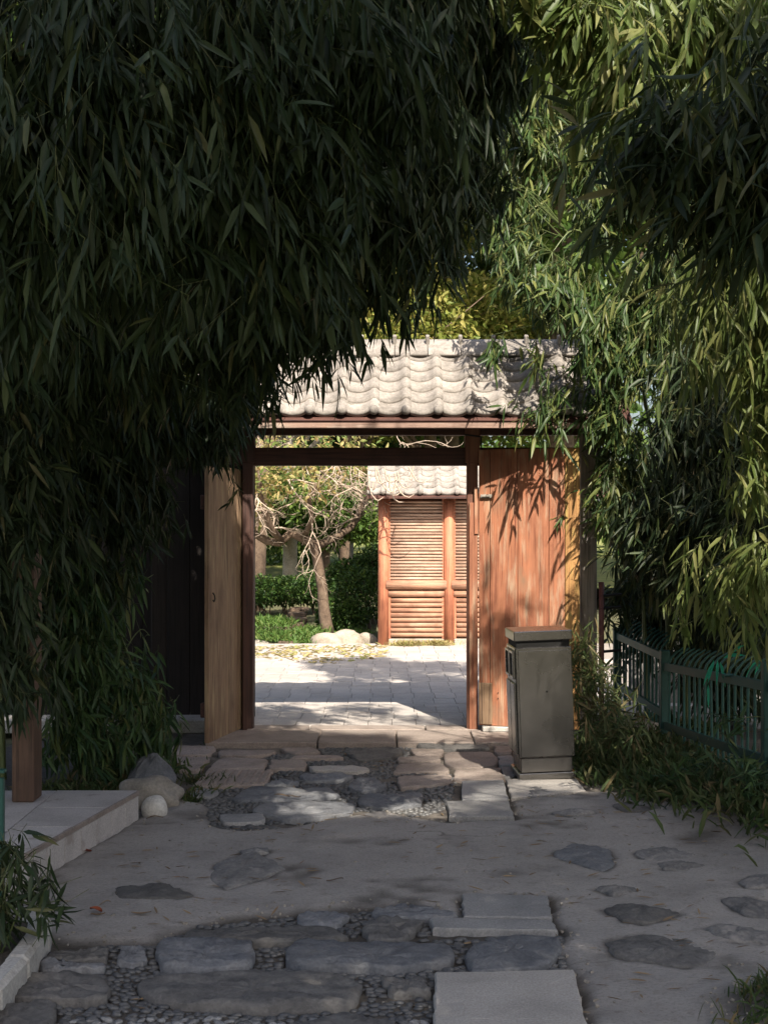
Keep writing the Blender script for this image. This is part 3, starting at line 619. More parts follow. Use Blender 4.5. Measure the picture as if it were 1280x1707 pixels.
# crumbs of stone and mortar along the broken edge of the cement
rb = MB(); edge = np.abs(np.gradient(cem)[0]) + np.abs(np.gradient(cem)[1]); ed = np.argwhere((edge > .12) & (GY < 9) & (GX > -1.3))
for (i_, j_) in ed[np.random.default_rng(4).permutation(len(ed))[:650]]:
    q = random.uniform(.003, .009); x_, y_ = GX[i_, j_] + random.gauss(0, .03), GY[i_, j_] + random.gauss(0, .03)
    rb.box((x_, y_, gz(x_, y_) + q * .3), (q * random.uniform(1, 2), q * random.uniform(.8, 1.4), q), rz=random.uniform(0, 3), rx=random.gauss(0, .3), ry=random.gauss(0, .3))
rng3 = np.random.default_rng(6)
for _ in range(220):
    q = random.uniform(.003, .008); x_, y_ = rng3.uniform(-1.2, 1.7), rng3.uniform(4.5, 9.8); rb.box((x_, y_, gz(x_, y_) + q * .3), (q * 1.6, q, q), rz=random.uniform(0, 3), rx=random.gauss(0, .3))
rb.build('crumbs', M['rock_tan'], path, kind='stuff')

# threshold stones under the gate
for i, (x0, x1) in enumerate([(-1.23, -0.46), (-0.455, 0.085), (0.09, 0.62), (0.625, 1.05)]):
    jit = 0.015 * math.sin(i * 2.3)
    MB().box(((x0 + x1) / 2, 10.16, 0.0), (x1 - x0 - 0.006, 0.58 + jit, 0.075), bev=0.006).build('threshold_stone', M['stone_warm'], path, origin=((x0 + x1) / 2, 10.16, 0))
for i, (x0, x1) in enumerate([(-1.0, -0.55), (-0.545, 0.30), (0.305, 0.72)]):
    MB().box(((x0 + x1) / 2, 10.57, 0.0), (x1 - x0 - 0.006, 0.22, 0.082), bev=0.005).build('threshold_stone', M['stone_warm'], path, origin=((x0 + x1) / 2, 10.57, 0))

# pebbles set between the stones
PEB = [[G(*p) for p in poly] for poly in [
    [(-20, 1700), (60, 1600), (150, 1582), (262, 1574), (330, 1548), (560, 1524), (770, 1515), (935, 1560), (940, 1632), (724, 1632), (722, 1760), (-60, 1760)],
    [(330, 1330), (400, 1290), (470, 1250), (700, 1246), (760, 1300), (746, 1345), (700, 1362), (600, 1352), (480, 1380), (400, 1384), (350, 1380)]]]
pm = []
for k in range(5):
    me = MB().blob((0, 0, 0), (0.5, 0.5, 0.5), seed=40 + k, nu=9, nv=6, rough=0.10).mesh('pebble', M['pebble'], True); pm.append(me)
pts = []
cell = {}
def free(x, y, r):
    cx, cy = int(x / 0.03), int(y / 0.03)
    for i in (-1, 0, 1):
        for j in (-1, 0, 1):
            for (a, b) in cell.get((cx + i, cy + j), ()):
                if abs(a - x) < r * 1.0 and abs(b - y) < r * 0.72: return False
    return True
def near_stone(x, y, grow=0.006):
    for pl in STONES:
        ok = False
        for dx, dy in ((0, 0), (grow, 0), (-grow, 0), (0, grow), (0, -grow)):
            if bool(pip(np.array([x + dx]), np.array([y + dy]), pl)[0]): return True
    return False
for poly, tries in zip(PEB, (30000, 36000)):
    xa = [p[0] for p in poly]; ya = [p[1] for p in poly]
    X = rng.uniform(min(xa), max(xa), tries); Yv = rng.uniform(max(4.2, min(ya)), max(ya), tries)
    m = pip(X, Yv, poly); X, Yv = X[m], Yv[m]
    bad = np.zeros(len(X), bool)
    for pl in STONES:
        for dx, dy in ((0, 0), (.008, 0), (-.008, 0), (0, .008), (0, -.008)): bad |= pip(X + dx, Yv + dy, pl)
    bad |= fbm(X, Yv, 3.0, 91) > 0.15                                 # patches where the pebbles are lost
    bad |= pip(X, Yv, CEM)
    for x, y in zip(X[~bad], Yv[~bad]):
        if free(x, y, 0.024):
            cell.setdefault((int(x / 0.03), int(y / 0.03)), []).append((x, y)); pts.append((x, y))
pts.sort(key=lambda p: p[1])
rest = MB()
for i, (x, y) in enumerate(pts):
    s_ = random.uniform(0.8, 1.3); d = (0.036 * s_ * random.uniform(.8, 1.2), 0.019 * s_, 0.017 * s_); rz = random.gauss(0, 0.40)
    z = gz(x, y) + 0.001 + random.uniform(-.004, .004)
    if i < 298: link('pebble', pm[i % 5], None, path, loc=(x, y, z), rot=(random.gauss(0, .2), random.gauss(0, .15), rz), scale=d)
    else: rest.blob((x, y, z), (d[0] / 2, d[1] / 2, d[2] / 2), seed=i % 17, nu=7, nv=5, rough=.1)
if rest.v: rest.build('pebbles', M['pebble'], path, smooth=True, kind='stuff')
print('PEBBLES', len(pts))

# courtyard beyond the gate
cy = MB().add([(-7, 10.69, 0.012), (7, 10.69, 0.012), (7, 18.2, 0.012), (-7, 18.2, 0.012)], [(0, 1, 2, 3)]).build('courtyard', M['sand'], kind='structure'); ORG[cy] = Vector()
pv = [MB().box((0, 0, 0), (0.1775, 0.3675, 0.05), bev=0.003).mesh('paver', M['paver']), MB().box((0, 0, 0), (0.3675, 0.1775, 0.05), bev=0.003).mesh('paver', M['paver'])]
cnt = 0; outer = MB()
yrow = 10.69; r_ = 0
while yrow < 17.55:
    cross = (r_ % 4 == 3); dy = 0.18 if cross else 0.37; dx = 0.37 if cross else 0.18
    x = -3.0 + (0.09 * (r_ % 3) if cross else 0.02 * (r_ % 2))
    while x < 2.2:
        yy = yrow + dy / 2; xc = x + dx / 2
        dz = random.uniform(-0.0025, 0.0025); pxx = 640 + xc / yy * F
        if pxx > 400 and pxx < 800 and cnt < 300:
            link('paver', pv[1 if cross else 0], None, cy, loc=(xc, yy, 0.012 + dz), rot=(random.gauss(0, .004), random.gauss(0, .004), random.gauss(0, .004))); cnt += 1
        else: outer.box((xc, yy, 0.012 + dz), (dx - 0.004, dy - 0.004, 0.05))
        x += dx
    yrow += dy; r_ += 1
outer.build('pavers', M['paver'], cy, kind='stuff')

# ------------------------------------------------------------------ the gate
TW, TC = 0.225, 0.136
def tile_mesh():
    n = 11; prof = []
    for i in range(n):
        u = i / (n - 1)
        z = -0.020 * math.sin(math.pi * u / 0.68) if u < 0.68 else 0.030 * math.sin(math.pi * (u - 0.68) / 0.32)
        prof.append((u * (TW + 0.008) - 0.004, z))
    vs = [(x, 0, z + 0.020) for x, z in prof] + [(x, TC * 1.22, z - 0.003) for x, z in prof] + [(x, 0.001, z - 0.020) for x, z in prof] + [(x, TC * 1.22, z - 0.02) for x, z in prof]
    fs = [(i, i + 1, n + i + 1, n + i) for i in range(n - 1)] + [(2 * n + i, 2 * n + i + 1, i + 1, i) for i in range(n - 1)] + [(2 * n + i, 3 * n + i, 3 * n + i + 1, 2 * n + i + 1) for i in range(n - 1)]
    return MB().add(vs, fs).mesh('roof_tile', M['tile'], True)
TILE = tile_mesh()
CAP = MB().blob((0, 0, 0), (0.036, 0.03, 0.036), seed=3, nu=12, nv=8, rough=0.02).mesh('end_cap', M['tile'], True)
def tiled_slope(roof, x0, cols, y0, z0, slope, courses, back=False):
    for c in range(courses):
        for k in range(cols):
            s_ = c * TC
            x = x0 + k * TW; y = y0 + (s_ * math.cos(slope)) * (-1 if back else 1); z = z0 + s_ * math.sin(slope)
            if back: link('roof_tile', TILE, None, roof, loc=Vector((x + TW, y, z)) - ORG[roof], rot=(slope, 0, math.pi))
            else: link('roof_tile', TILE, None, roof, loc=Vector((x, y, z + random.uniform(-.002, .002))) - ORG[roof], rot=(slope + random.gauss(0, .006), random.gauss(0, .008), random.gauss(0, .006)))
    if not back:
        for k in range(cols): link('end_cap', CAP, None, roof, loc=Vector((x0 + (k + 0.84) * TW, y0 - 0.004, z0 + 0.018)) - ORG[roof])

gate = thing('gate', 'weathered wooden gateway with grey tiled roof and both door leaves open', 'gate', (-0.2, 10.6, 0))
ORG[gate] = Vector((-0.2, 10.6, 0))
SLP = math.atan2(0.56, 0.69); EY, EZ, RY = 10.06, 2.315, 10.75
for x in (-0.993, 0.645): MB().box((x, 10.55, 1.28), (0.078, 0.12, 2.52), bev=0.006).build('post', M['post_red'] if x > 0 else M['beam_v'], gate, origin=(x, 10.55, 1.28))  # left post and cap coloured darker to stand for shade on the front
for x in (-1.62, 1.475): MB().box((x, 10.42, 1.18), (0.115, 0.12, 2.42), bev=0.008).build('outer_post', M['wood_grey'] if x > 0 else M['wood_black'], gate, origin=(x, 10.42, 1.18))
MB().box((0.0, 10.56, 2.028), (3.3, 0.10, 0.132), bev=0.006).build('lintel_beam', M['beam'], gate, origin=(0, 10.56, 2.02))
MB().box((0.0, 10.56, 2.235), (3.3, 0.10, 0.10), bev=0.006).build('upper_beam', M['beam'], gate, origin=(0, 10.56, 2.23))
MB().box((0.645, 10.545, 2.14), (0.11, 0.135, 0.32), bev=0.006).build('post_cap', M['post_red'], gate, origin=(0.645, 10.5, 2.14))
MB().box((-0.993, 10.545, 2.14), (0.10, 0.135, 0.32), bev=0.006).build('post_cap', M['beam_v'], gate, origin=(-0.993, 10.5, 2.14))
# iron strap round the right post head
mb = MB(); mb.tube([(0.585, 10.47, 2.185), (0.705, 10.47, 2.17)], 0.006, 6); mb.tube([(0.705, 10.47, 2.17), (0.708, 10.47, 2.08)], 0.006, 6); mb.build('iron_strap', M['dark_metal'], gate)
MB().box((0.17, EY + 0.024, 2.238), (3.05, 0.03, 0.066), bev=0.004).build('eave_board', M['eave'], gate, origin=(0.17, EY, 2.25))
deck = MB()
for sg in (1, -1):
    d = Vector((0, math.cos(SLP) * sg, math.sin(SLP))); nrm = Vector((0, -math.sin(SLP) * sg, math.cos(SLP)))
    e = Vector((0.17, EY + 0.015, EZ - 0.078)) if sg > 0 else Vector((0.17, 2 * RY - EY - 0.015, EZ - 0.078))
    ln = 0.875; vs = []
    for u in (0, 1):
        for x in (-1.56, 1.56):
            for t in (0, 0.028): vs.append(e + Vector((x, 0, 0)) + d * ln * u + nrm * t)
    deck.add(vs, [(0, 1, 3, 2), (4, 6, 7, 5), (0, 4, 5, 1), (2, 3, 7, 6), (1, 5, 7, 3), (0, 2, 6, 4)])
roof = deck.build('roof', M['beam'], gate)
for k in range(9):                                                   # rafters under the deck
    x = -1.3 + k * 0.36
    for sg in (1, -1):
        y0, y1 = (EY + 0.09, RY - 0.02) if sg > 0 else (2 * RY - EY - 0.09, RY + 0.02)
        MB().tube([(x, y0, EZ - 0.05), (x, y1, EZ + 0.45)], 0.022, 6).build('rafter', M['beam'], roof)
tiled_slope(roof, -1.45 + 0.065, 13, EY, EZ, SLP, 6)
tiled_slope(roof, -1.45 + 0.065, 13, 2 * RY - EY, EZ, SLP, 6, back=True)
for k in range(12):                                                  # ridge: smooth cap tiles and small upright clips
    x = -1.385 + k * 0.244 + 0.122; zr = EZ + 0.6
    mb = MB(); n = 9
    vs = []
    for xx in (-0.119, 0.119):
        for i in range(n):
            u = i / (n - 1) * 2 - 1; y = 0.155 * u; vs.append((x + xx, RY + y, zr + 0.0 - 0.125 * abs(u) ** 1.25))
    mb.add(vs + [(a, b, c - 0.02) for a, b, c in vs], [(i, i + 1, n + i + 1, n + i) for i in range(n - 1)] + [(2 * n + i, 3 * n + i, 3 * n + i + 1, 2 * n + i + 1) for i in range(n - 1)] + [(0, n, 3 * n, 2 * n), (n - 1, 3 * n - 1, 4 * n - 1, 2 * n - 1)])
    mb.build('ridge_tile', M['tile'], roof, origin=(x, RY, zr), smooth=True)
    MB().box((x + 0.122, RY - 0.06, zr + 0.005 - 0.03), (0.03, 0.04, 0.10), bev=0.008, rx=R(20)).build('ridge_clip', M['tile'], roof, origin=(x + .12, RY, zr))

def leaf_door(hinge, rz, planks, mats, height, z0, battens=True, label=None, flip=1):
    """door leaf: rails and iron at part level, each plank a sub-part; x runs from the hinge to the free edge"""
    width = sum(planks); rot = Matrix.Rotation(rz, 4, 'Z')
    mb = MB()
    for z in (z0 + 0.22, z0 + height - 0.25): mb.box((width / 2, 0.035 * flip, z), (width * 0.94, 0.035, 0.10), bev=0.004)
    d = bpy.data.objects.new('door_leaf', mb.mesh('door_leaf', M['beam'])); COL.objects.link(d); d.parent = gate
    d.location = Vector(hinge) - ORG[gate]; d.rotation_euler = (0, 0, rz); ORG[d] = Vector()
    if label: d['label'] = label
    nl = MB(); xx = 0
    for wd in planks:
        for z in (z0 + .20, z0 + .24, z0 + height - .27, z0 + height - .23): nl.box((xx + wd * (.3 if int(z * 100) % 2 else .7), -.019, z), (.007, .006, .007), bev=.002)
        xx += wd
    n_ = link('nails', nl.mesh('nails', M['dark_metal']), None, d, kind='stuff')
    x = 0
    for i, wd in enumerate(planks):
        hz = height + random.uniform(-.004, .004)
        o_ = MB().box((0, 0, 0), (wd - 0.004, 0.032 + random.uniform(-.002, .002), hz), bev=0.003).build('plank', M[mats[i]], None)
        o_.parent = d; o_.location = (x + wd / 2, random.uniform(-.0015, .0015), z0 + hz / 2); x += wd
    return d
# right leaf swung wide open, its face to the sun
dr = leaf_door((0.690, 10.455, 0), R(-19.5), [0.085, 0.205, 0.228, 0.118, 0.105], ['plank_red', 'plank_red', 'plank_red', 'plank_red', 'plank_orange'], 2.0, 0.075, label='right door leaf of red brown planks swung wide open', flip=1)
mb = MB().box((0.06, -0.024, 1.735), (0.085, 0.014, 0.028), bev=0.003); mb.tube([(0.03, -0.034, 1.735), (0.09, -0.034, 1.735)], 0.006, 6)
h_ = mb.build('latch', M['rock_tan'], None); h_.parent = dr
mb = MB().box((0.055, -0.026, 0.235), (0.10, 0.018, 0.30), bev=0.003); h_ = mb.build('repair_board', M['plank_tan'], None); h_.parent = dr
# stop batten on the right post
MB().box((0.650, 10.478, 0.86), (0.062, 0.022, 1.66), bev=0.003).build('stop_batten', M['plank_red'], gate, origin=(0.65, 10.478, 0.86))
MB().box((0.672, 10.462, 1.63), (0.032, 0.012, 0.34), bev=0.003).build('latch_block', M['plank_red'], gate, origin=(0.672, 10.46, 1.63))
# left leaf swung towards the viewer
dl = leaf_door((-1.045, 10.60, 0), R(-102.5), [0.155, 0.20, 0.22, 0.205], ['plank_tan'] * 4, 1.90, 0.035, label='left door leaf of grey brown planks turned edge on', flip=-1)
for z in (0.45, 1.6):
    h_ = MB().box((0.05, -0.02, z), (0.10, 0.008, 0.03)).build('hinge', M['dark_metal'], None); h_.parent = dl
h_ = MB().tube([(0.70, 0.02, 1.06), (0.712, 0.035, 1.045), (0.715, 0.04, 1.02), (0.705, 0.03, 1.0), (0.70, 0.02, 1.01)], 0.005, 6).build('door_ring', M['dark_metal'], None); h_.parent = dl
# white sill strip beneath the right leaf
setp(MB().box((0.86, 10.40, 0.055), (0.30, 0.10, 0.035), bev=0.005).build('sill_stone', M['curb']), 'narrow white stone strip on the ground under the open right door leaf', 'sill stone')

# black plank wall to the left of the gate, on a pale sill
bw = thing('plank_wall', 'near black plank wall between the bamboo and the left door leaf', 'wall', (-1.9, 10.86, 0))
k = 0; x = -3.4
while x < -1.06:
    wd = random.uniform(0.15, 0.19); MB().box((x + wd / 2, 10.86, 1.16), (wd - 0.004, 0.03, 2.16), bev=0.003).build('plank', M['wood_black'], bw, origin=(x + wd / 2, 10.86, 1.1)); x += wd
MB().box((-2.25, 10.895, 1.16), (2.38, .02, 2.1)).build('backing_board', M['wood_black'], bw)
MB().box((-2.2, 10.82, 2.28), (2.4, 0.12, 0.08), bev=0.005).build('cap_rail', M['wood_black'], bw)
for i in range(4):
    MB().box((-3.2 + i * 0.62, 10.72, 0.045), (0.612, 0.30, 0.10), bev=0.008).build('sill_slab', M['curb'], bw, origin=(-3.2 + i * .62, 10.72, .045))

# ------------------------------------------------------------------ litter bin
bn = thing('litter_bin', 'tall grey steel litter bin standing beside the right door leaf', 'litter bin', (0.965, 8.75, 0.02), rot=(0, R(-2.0), R(3)))
ORG[bn] = Vector(); LX = dict(local=True)
bw_, bd_ = 0.340, 0.36
body = MB().box((0, 0, 0.455), (bw_, bd_, 0.66), bev=0.006).build('body', M['steel'], bn, local=True)
MB().box((0, -bd_ / 2 - 0.003, 0.45), (bw_ - 0.035, 0.006, 0.63), bev=0.002).build('front_panel', M['steel'], bn, local=True)
cap_ = MB(); cap_.box((0, 0, 0.853), (bw_ + 0.010, bd_ + 0.016, 0.058), bev=0.005); cap_.build('lid', M['steel'], bn, local=True)
MB().box((0, 0, 0.804), (bw_ - 0.02, bd_ - 0.02, 0.05)).build('neck', M['hole'], bn, local=True)
for y in (-0.085, 0.085):                                            # openings in the side that faces the path
    f = MB()
    for yy, zz, sy, sz in ((y, 0.755, .15, .018), (y, 0.605, .15, .018), (y - .066, .68, .018, .15), (y + .066, .68, .018, .15)): f.box((-bw_ / 2 - 0.006, yy, zz), (0.016, sy, sz), bev=.003)
    fr = f.build('opening_frame', M['steel'], bn, local=True)
    MB().box((-bw_ / 2 - 0.002, y, 0.68), (0.008, 0.118, 0.134)).build('opening', M['hole'], fr, local=True)
    MB().box((-bw_ / 2 - 0.005, y, 0.36), (0.012, 0.155, 0.42), bev=.003).build('side_door', M['steel'], bn, local=True)
MB().box((0.012, -bd_ / 2 - 0.0075, 0.52), (0.012, 0.006, 0.012), bev=.002).build('lock', M['dark_metal'], bn, local=True)
MB().box((0.0, 0, 0.08), (bw_ - 0.03, bd_ - 0.03, 0.088), bev=.004).build('base_skirt', M['steel'], bn, local=True)
MB().box((0.0, 0, 0.015), (bw_ + 0.005, bd_ + 0.005, 0.038), bev=.004).build('plinth', M['steel'], bn, local=True)

# ------------------------------------------------------------------ stone platform, its post, boulders
EDGE0, EDGE1 = Vector((-1.284, 7.48, 0)), Vector((-1.58, 5.70, 0))     # right hand edge, far and near end
plat = thing('stone_platform', 'low pale stone platform with tiled edge on the left of the path', 'platform', (-2.4, 6.5, 0))
u_ = (EDGE1 - EDGE0).normalized(); nr = Vector((u_.y, -u_.x, 0)); nr = nr if nr.x > 0 else -nr; angz = math.atan2(u_.y, u_.x)
L_ = (EDGE1 - EDGE0).length
mb = MB(); P4 = [EDGE0 - nr * .014, EDGE1 - nr * .014, Vector((-4.0, 5.70, 0)), Vector((-4.0, 7.48, 0))]
mb.add([(p.x, p.y, -0.03) for p in P4] + [(p.x, p.y, 0.128) for p in P4], [(0, 1, 2, 3), (4, 7, 6, 5), (0, 4, 5, 1), (1, 5, 6, 2), (2, 6, 7, 3), (3, 7, 4, 0)]); mb.build('core', M['wall'], plat)
def clipx(y): return EDGE0.x + (EDGE1.x - EDGE0.x) * (7.48 - y) / (7.48 - 5.70)
for i in range(4):
    for j in range(3):
        y1 = 7.48 - i * 0.445; y0 = y1 - 0.439
        xr1, xr0 = (clipx(y1) + .004, clipx(y0) + .004) if j == 0 else (-1.70 - 0.70 * (j - 1) - .003,) * 2
        xl = -1.70 - 0.70 * j + 0.003
        vs = [(xl, y0, .131), (xr0, y0, .131), (xr1, y1, .131), (xl, y1, .131)]
        vs += [(a, b, .153 + random.uniform(-.001, .001)) for a, b, c in vs]
        c = Vector(((xl + xr0) / 2, (y0 + y1) / 2, .14))
        MB().add(vs, [(3, 2, 1, 0), (4, 5, 6, 7), (0, 1, 5, 4), (1, 2, 6, 5), (2, 3, 7, 6), (3, 0, 4, 7)]).build('paving_slab', M['platform'], plat, origin=c)
n_t = 9
for i in range(n_t):
    a = EDGE0 + u_ * (L_ * (i + .5) / n_t)
    MB().box((a.x, a.y, 0.045), (L_ / n_t - .007, 0.022, 0.162), rz=angz, bev=.002).build('face_tile', M['platform'], plat, origin=a)
for i in range(5):
    a = EDGE0 + u_ * (L_ * (i + .5) / 5) + nr * .006
    MB().box((a.x, a.y, 0.1405), (L_ / 5 - .004, 0.02, 0.024), rz=angz, bev=.003).build('nosing_tile', M['stone_warm'], plat, origin=a)
pp = thing('pavilion_post', 'square brown timber post standing on the pale stone platform', 'post', (-1.815, 7.24, 0.153))
MB().box((-1.795, 7.24, 1.65), (0.110, 0.17, 2.99), bev=.005).build('shaft', M['wood_post'], pp, origin=(-1.815, 7.24, 1.6))
MB().box((-2.05, 7.24, 3.08), (1.0, 0.12, 0.14), bev=.005).build('tie_beam', M['wood_post'], pp)
def rock(name, label, c, r, mat, seed, rough=.12, nu=20, nv=14, freq=2.2, flat=None):
    o = MB().blob((0, 0, 0), r, seed=seed, nu=nu, nv=nv, rough=rough, freq=freq, flat=flat).build(name, M[mat], smooth=True); o.location = c
    return setp(o, label, 'rock')
rock('boulder', 'rounded tan boulder lying against the far corner of the stone platform', (-1.275, 7.86, 0.05), (0.185, 0.12, 0.105), 'rock_tan', 4, .15, 26, 18, 2.8)
rock('white_stone', 'small whitish rounded stone at the corner of the platform', (-1.205, 7.56, 0.035), (0.070, 0.06, 0.078), 'rock_white', 17, .05)
mb = MB(); rr = random.Random(3); n = 15
prof = [(1.0, 0), (0.92, .07), (0.70, .13), (0.42, .185), (0.2, .21)]
vs = []
for k, (s_, z) in enumerate(prof):
    for j in range(n):
        th = 2 * math.pi * j / n; q = 1 + rr.uniform(-.26, .22)
        vs.append((0.155 * s_ * q * math.cos(th) + .02 * k / 4, 0.11 * s_ * q * math.sin(th), z + rr.uniform(-.012, .012)))
vs.append((0.03, 0, .218))
fs = [(k * n + j, k * n + (j + 1) % n, (k + 1) * n + (j + 1) % n, (k + 1) * n + j) for k in range(4) for j in range(n)] + [(4 * n + j, 4 * n + (j + 1) % n, 5 * n) for j in range(n)]
o = mb.add(vs, fs).build('pointed_rock', M['rock_dark']); o.location = (-1.36, 8.35, -0.01); setp(o, 'dark grey pointed rock behind the tan boulder', 'rock')

# bottom left bed with its curb
cb = thing('bed_curb', 'pale curved stone curb edging the planting bed at the lower left corner', 'curb', (-1.25, 4.7, 0))
cpts = [(-1.33, 5.36), (-1.265, 5.30), (-1.232, 5.12), (-1.225, 4.8), (-1.235, 4.5), (-1.25, 4.1), (-1.27, 3.6)]
for i in range(len(cpts) - 1):
    a, b = Vector(cpts[i]), Vector(cpts[i + 1]); c = (a + b) / 2; d = b - a
    MB().box((c.x, c.y, 0.035), (d.length + .012, 0.085 - .002 * i, 0.13 + .003 * (i % 3)), rz=math.atan2(d.y, d.x), bev=.022).build('curb_stone', M['curb'], cb, origin=(c.x, c.y, 0.03))
bed = MB(); vs = []
N_ = 16
for i in range(N_):
    for j in range(N_):
        x = -2.4 + 1.14 * i / (N_ - 1); y = 3.4 + 1.9 * j / (N_ - 1); vs.append((x, y, 0.07 + .05 * float(fbm(np.array([x]), np.array([y]), 6, 5)[0])))
bed.add(vs, [(i * N_ + j, (i + 1) * N_ + j, (i + 1) * N_ + j + 1, i * N_ + j + 1) for i in range(N_ - 1) for j in range(N_ - 1)])
setp(bed.build('flower_bed', M['soil'], smooth=True), kind='structure')

# ------------------------------------------------------------------ fences
def fence(name, label, secs, posts):
    t = thing(name, label, 'fence', (*posts[0][:2], 0), group='dark green iron fences')
    for (x, y, z0, z1, wdt) in posts:
        p = MB().box((x, y, (z0 + z1) / 2), (wdt, wdt, z1 - z0), bev=.004).build('post', M['fence_green'], t, origin=(x, y, z0))
        MB().box((x, y, z1 + .006), (wdt + .012, wdt + .012, .012), bev=.003).build('post_cap', M['fence_green'], p, origin=(x, y, z1))
    for (A, Bv, zt0, zt1, zb0, zb1, n, lean) in secs:
        A, Bv = Vector(A), Vector(Bv); d = Bv - A
        for z0, z1 in ((zt0, zt1), (zb0, zb1)):
            mb = MB(); h = .026
            nrm = Vector((d.y, -d.x)).normalized() * .014
            vs = []
            for P, z in ((A, z0), (Bv, z1)):
                for sx in (-1, 1):
                    for sz in (-1, 1): vs.append((P.x + nrm.x * sx, P.y + nrm.y * sx, z + h * sz))
            mb.add(vs, [(0, 1, 3, 2), (4, 6, 7, 5), (0, 4, 5, 1), (2, 3, 7, 6), (1, 5, 7, 3), (0, 2, 6, 4)]); mb.build('rail', M['fence_green'], t, origin=(A.x, A.y, z0))
        for k in range(n):
            u = (k + .7) / (n + .4); P = A.lerp(Bv, u); zt = zt0 + (zt1 - zt0) * u; zb = zb0 + (zb1 - zb0) * u
            j = random.gauss(0, .004)
            pts_ = [(P.x + j, P.y, zb - .10), (P.x, P.y, zt + .03), (P.x + .012 * lean, P.y, zt + .06), (P.x + .05 * lean, P.y + .01, zt + .10), (P.x + .11 * lean, P.y + .02, zt + .135)]
            MB().tube(pts_, [.0085, .0085, .0085, .008, .006], 6).build('picket', M['fence_green'], t, origin=P.to_3d())
    return t
fence('picket_fence', 'dark green iron fence with curved picket tops to the right of the gate',
      [((1.83, 11.3), (1.915, 9.86), .655, .625, .27, .235, 12, 1), ((1.915, 9.78), (2.05, 7.7), .565, .67, .165, .27, 17, 1), ((2.05, 7.7), (2.28, 5.6), .67, .70, .27, .28, 16, 1)],
      [(1.83, 11.3, -.02, .72, .06), (1.915, 9.82, -.02, .675, .062), (2.055, 7.7, -.02, .80, .066), (2.28, 5.6, -.02, .80, .066)])
fence('picket_fence', 'end of a dark green iron fence at the left edge of the picture',
      [((-1.465, 5.42), (-2.5, 5.2), .54, .54, .22, .22, 9, 0)], [(-1.445, 5.42, .02, .585, .03)])
pole = thing('iron_pole', 'thin dull red iron pole standing beside the grey weathered gate post', 'pole', (1.555, 10.3, 0))
MB().tube([(1.555, 10.3, -0.02), (1.555, 10.3, 1.12)], .020, 10).build('pipe', M['pipe_red'], pole, smooth=True)
for z in (.62, .93, 1.02): MB().tube([(1.545, 10.29, z), (1.70, 10.32, z + .01)], .011, 6).build('bracket', M['dark_metal'], pole)
gw = thing('garden_wall', 'plain grey rendered wall behind the dark green fence', 'wall', (3.2, 12.3, 0))
MB().box((3.65, 12.3, .52), (3.1, .16, 1.1), bev=.01).build('wall_body', M['wall'], gw, origin=(3.4, 12.3, .6)); MB().box((3.65, 12.3, 1.10), (3.14, .22, .06), bev=.01).build('coping', M['wall'], gw, origin=(3.4, 12.3, 1.1))
rock('foundation_stone', 'pale broken stone block under the dark green fence', (1.80, 10.1, 0.08), (.15, .12, .09), 'rock_lit', 21, .16, 10, 7, 3.5)

# ------------------------------------------------------------------ slatted building in the courtyard
sb = thing('slatted_building', 'small orange red garden building with horizontal slats and grey tiled roof', 'building', (0.7, 17.75, 0.02))
SY = 17.75; colx = [-0.005, 0.80, 1.60, 2.4]
for x in colx: MB().tube([(x, SY, -.02), (x, SY, 1.86)], [.068, .066], 14).build('column', M['red_column'], sb, smooth=True, origin=(x, SY, .9))
for i in range(3):
    xa, xb = colx[i] + .06, colx[i + 1] - .06; xm, wd = (xa + xb) / 2, xb - xa
    for z in (1.86, .775): pass
    MB().tube([(xa - .03, SY - .03, .775), (xb + .03, SY - .03, .775)], .058, 10).build('log_rail', M['rail_wood'], sb, smooth=True, origin=(xm, SY, .775))
    MB().tube([(xa, SY - .01, .665), (xb, SY - .01, .665)], .042, 10).build('log_rail', M['rail_wood'], sb, smooth=True, origin=(xm, SY, .665))
    for k in range(25 if i < 2 else 0):                              # upper slats
        z = .85 + k * .0395
        MB().tube([(xa, SY + .01, z), (xb, SY + .01, z + random.gauss(0, .002))], .0175, 6).build('slat', M['slat'], sb, smooth=True, origin=(xm, SY, z))
    for k in range(8 if i < 2 else 0):                               # lower half-round logs
        z = .155 + k * .061
        MB().tube([(xa + .03, SY, z), (xb - .01, SY, z + random.gauss(0, .003))], .029, 8).build('slat', M['rail_wood'], sb, smooth=True, origin=(xm, SY, z))
    for xx in (xa + .012, xb - .012): MB().box((xx, SY + .005, .38), (.034, .05, .54), bev=.004).build('jamb', M['red_column'], sb, origin=(xx, SY, .38))
    for xx in (xa + .008, xb - .008): MB().box((xx, SY + .02, 1.33), (.03, .05, 1.02), bev=.004).build('jamb', M['red_column'], sb, origin=(xx, SY, 1.3))
    MB().box((xm, SY + .02, .06), (wd, .12, .10), bev=.012).build('plinth', M['rock_lit'], sb, origin=(xm, SY, .05))
MB().box((1.2, SY + .08, .95), (2.5, .03, 1.8)).build('backing_board', M['post_red'], sb, origin=(1.2, SY, .9))
MB().box((1.2, SY, 1.875), (2.75, .10, .08), bev=.006).build('eave_beam', M['post_red'], sb, origin=(1.2, SY, 1.9))
s2 = R(33); r0 = Vector((-.20, SY - .27, 1.90))
mb = MB()
e = r0 + Vector((0, 0, -.065)); vs = []
for u in (0, 1):
    for x in (0, 2.9):
        for t in (0, .025): vs.append(e + Vector((x, u * .86 * math.cos(s2), u * .86 * math.sin(s2) + t)))
mb.add(vs, [(0, 1, 3, 2), (4, 6, 7, 5), (0, 4, 5, 1), (2, 3, 7, 6), (1, 5, 7, 3), (0, 2, 6, 4)])
for x in (-.20, 2.70):                                               # gable ends and rear slope
    mb.box((x + .02, SY + .57, 1.93), (.04, 1.6, .10))
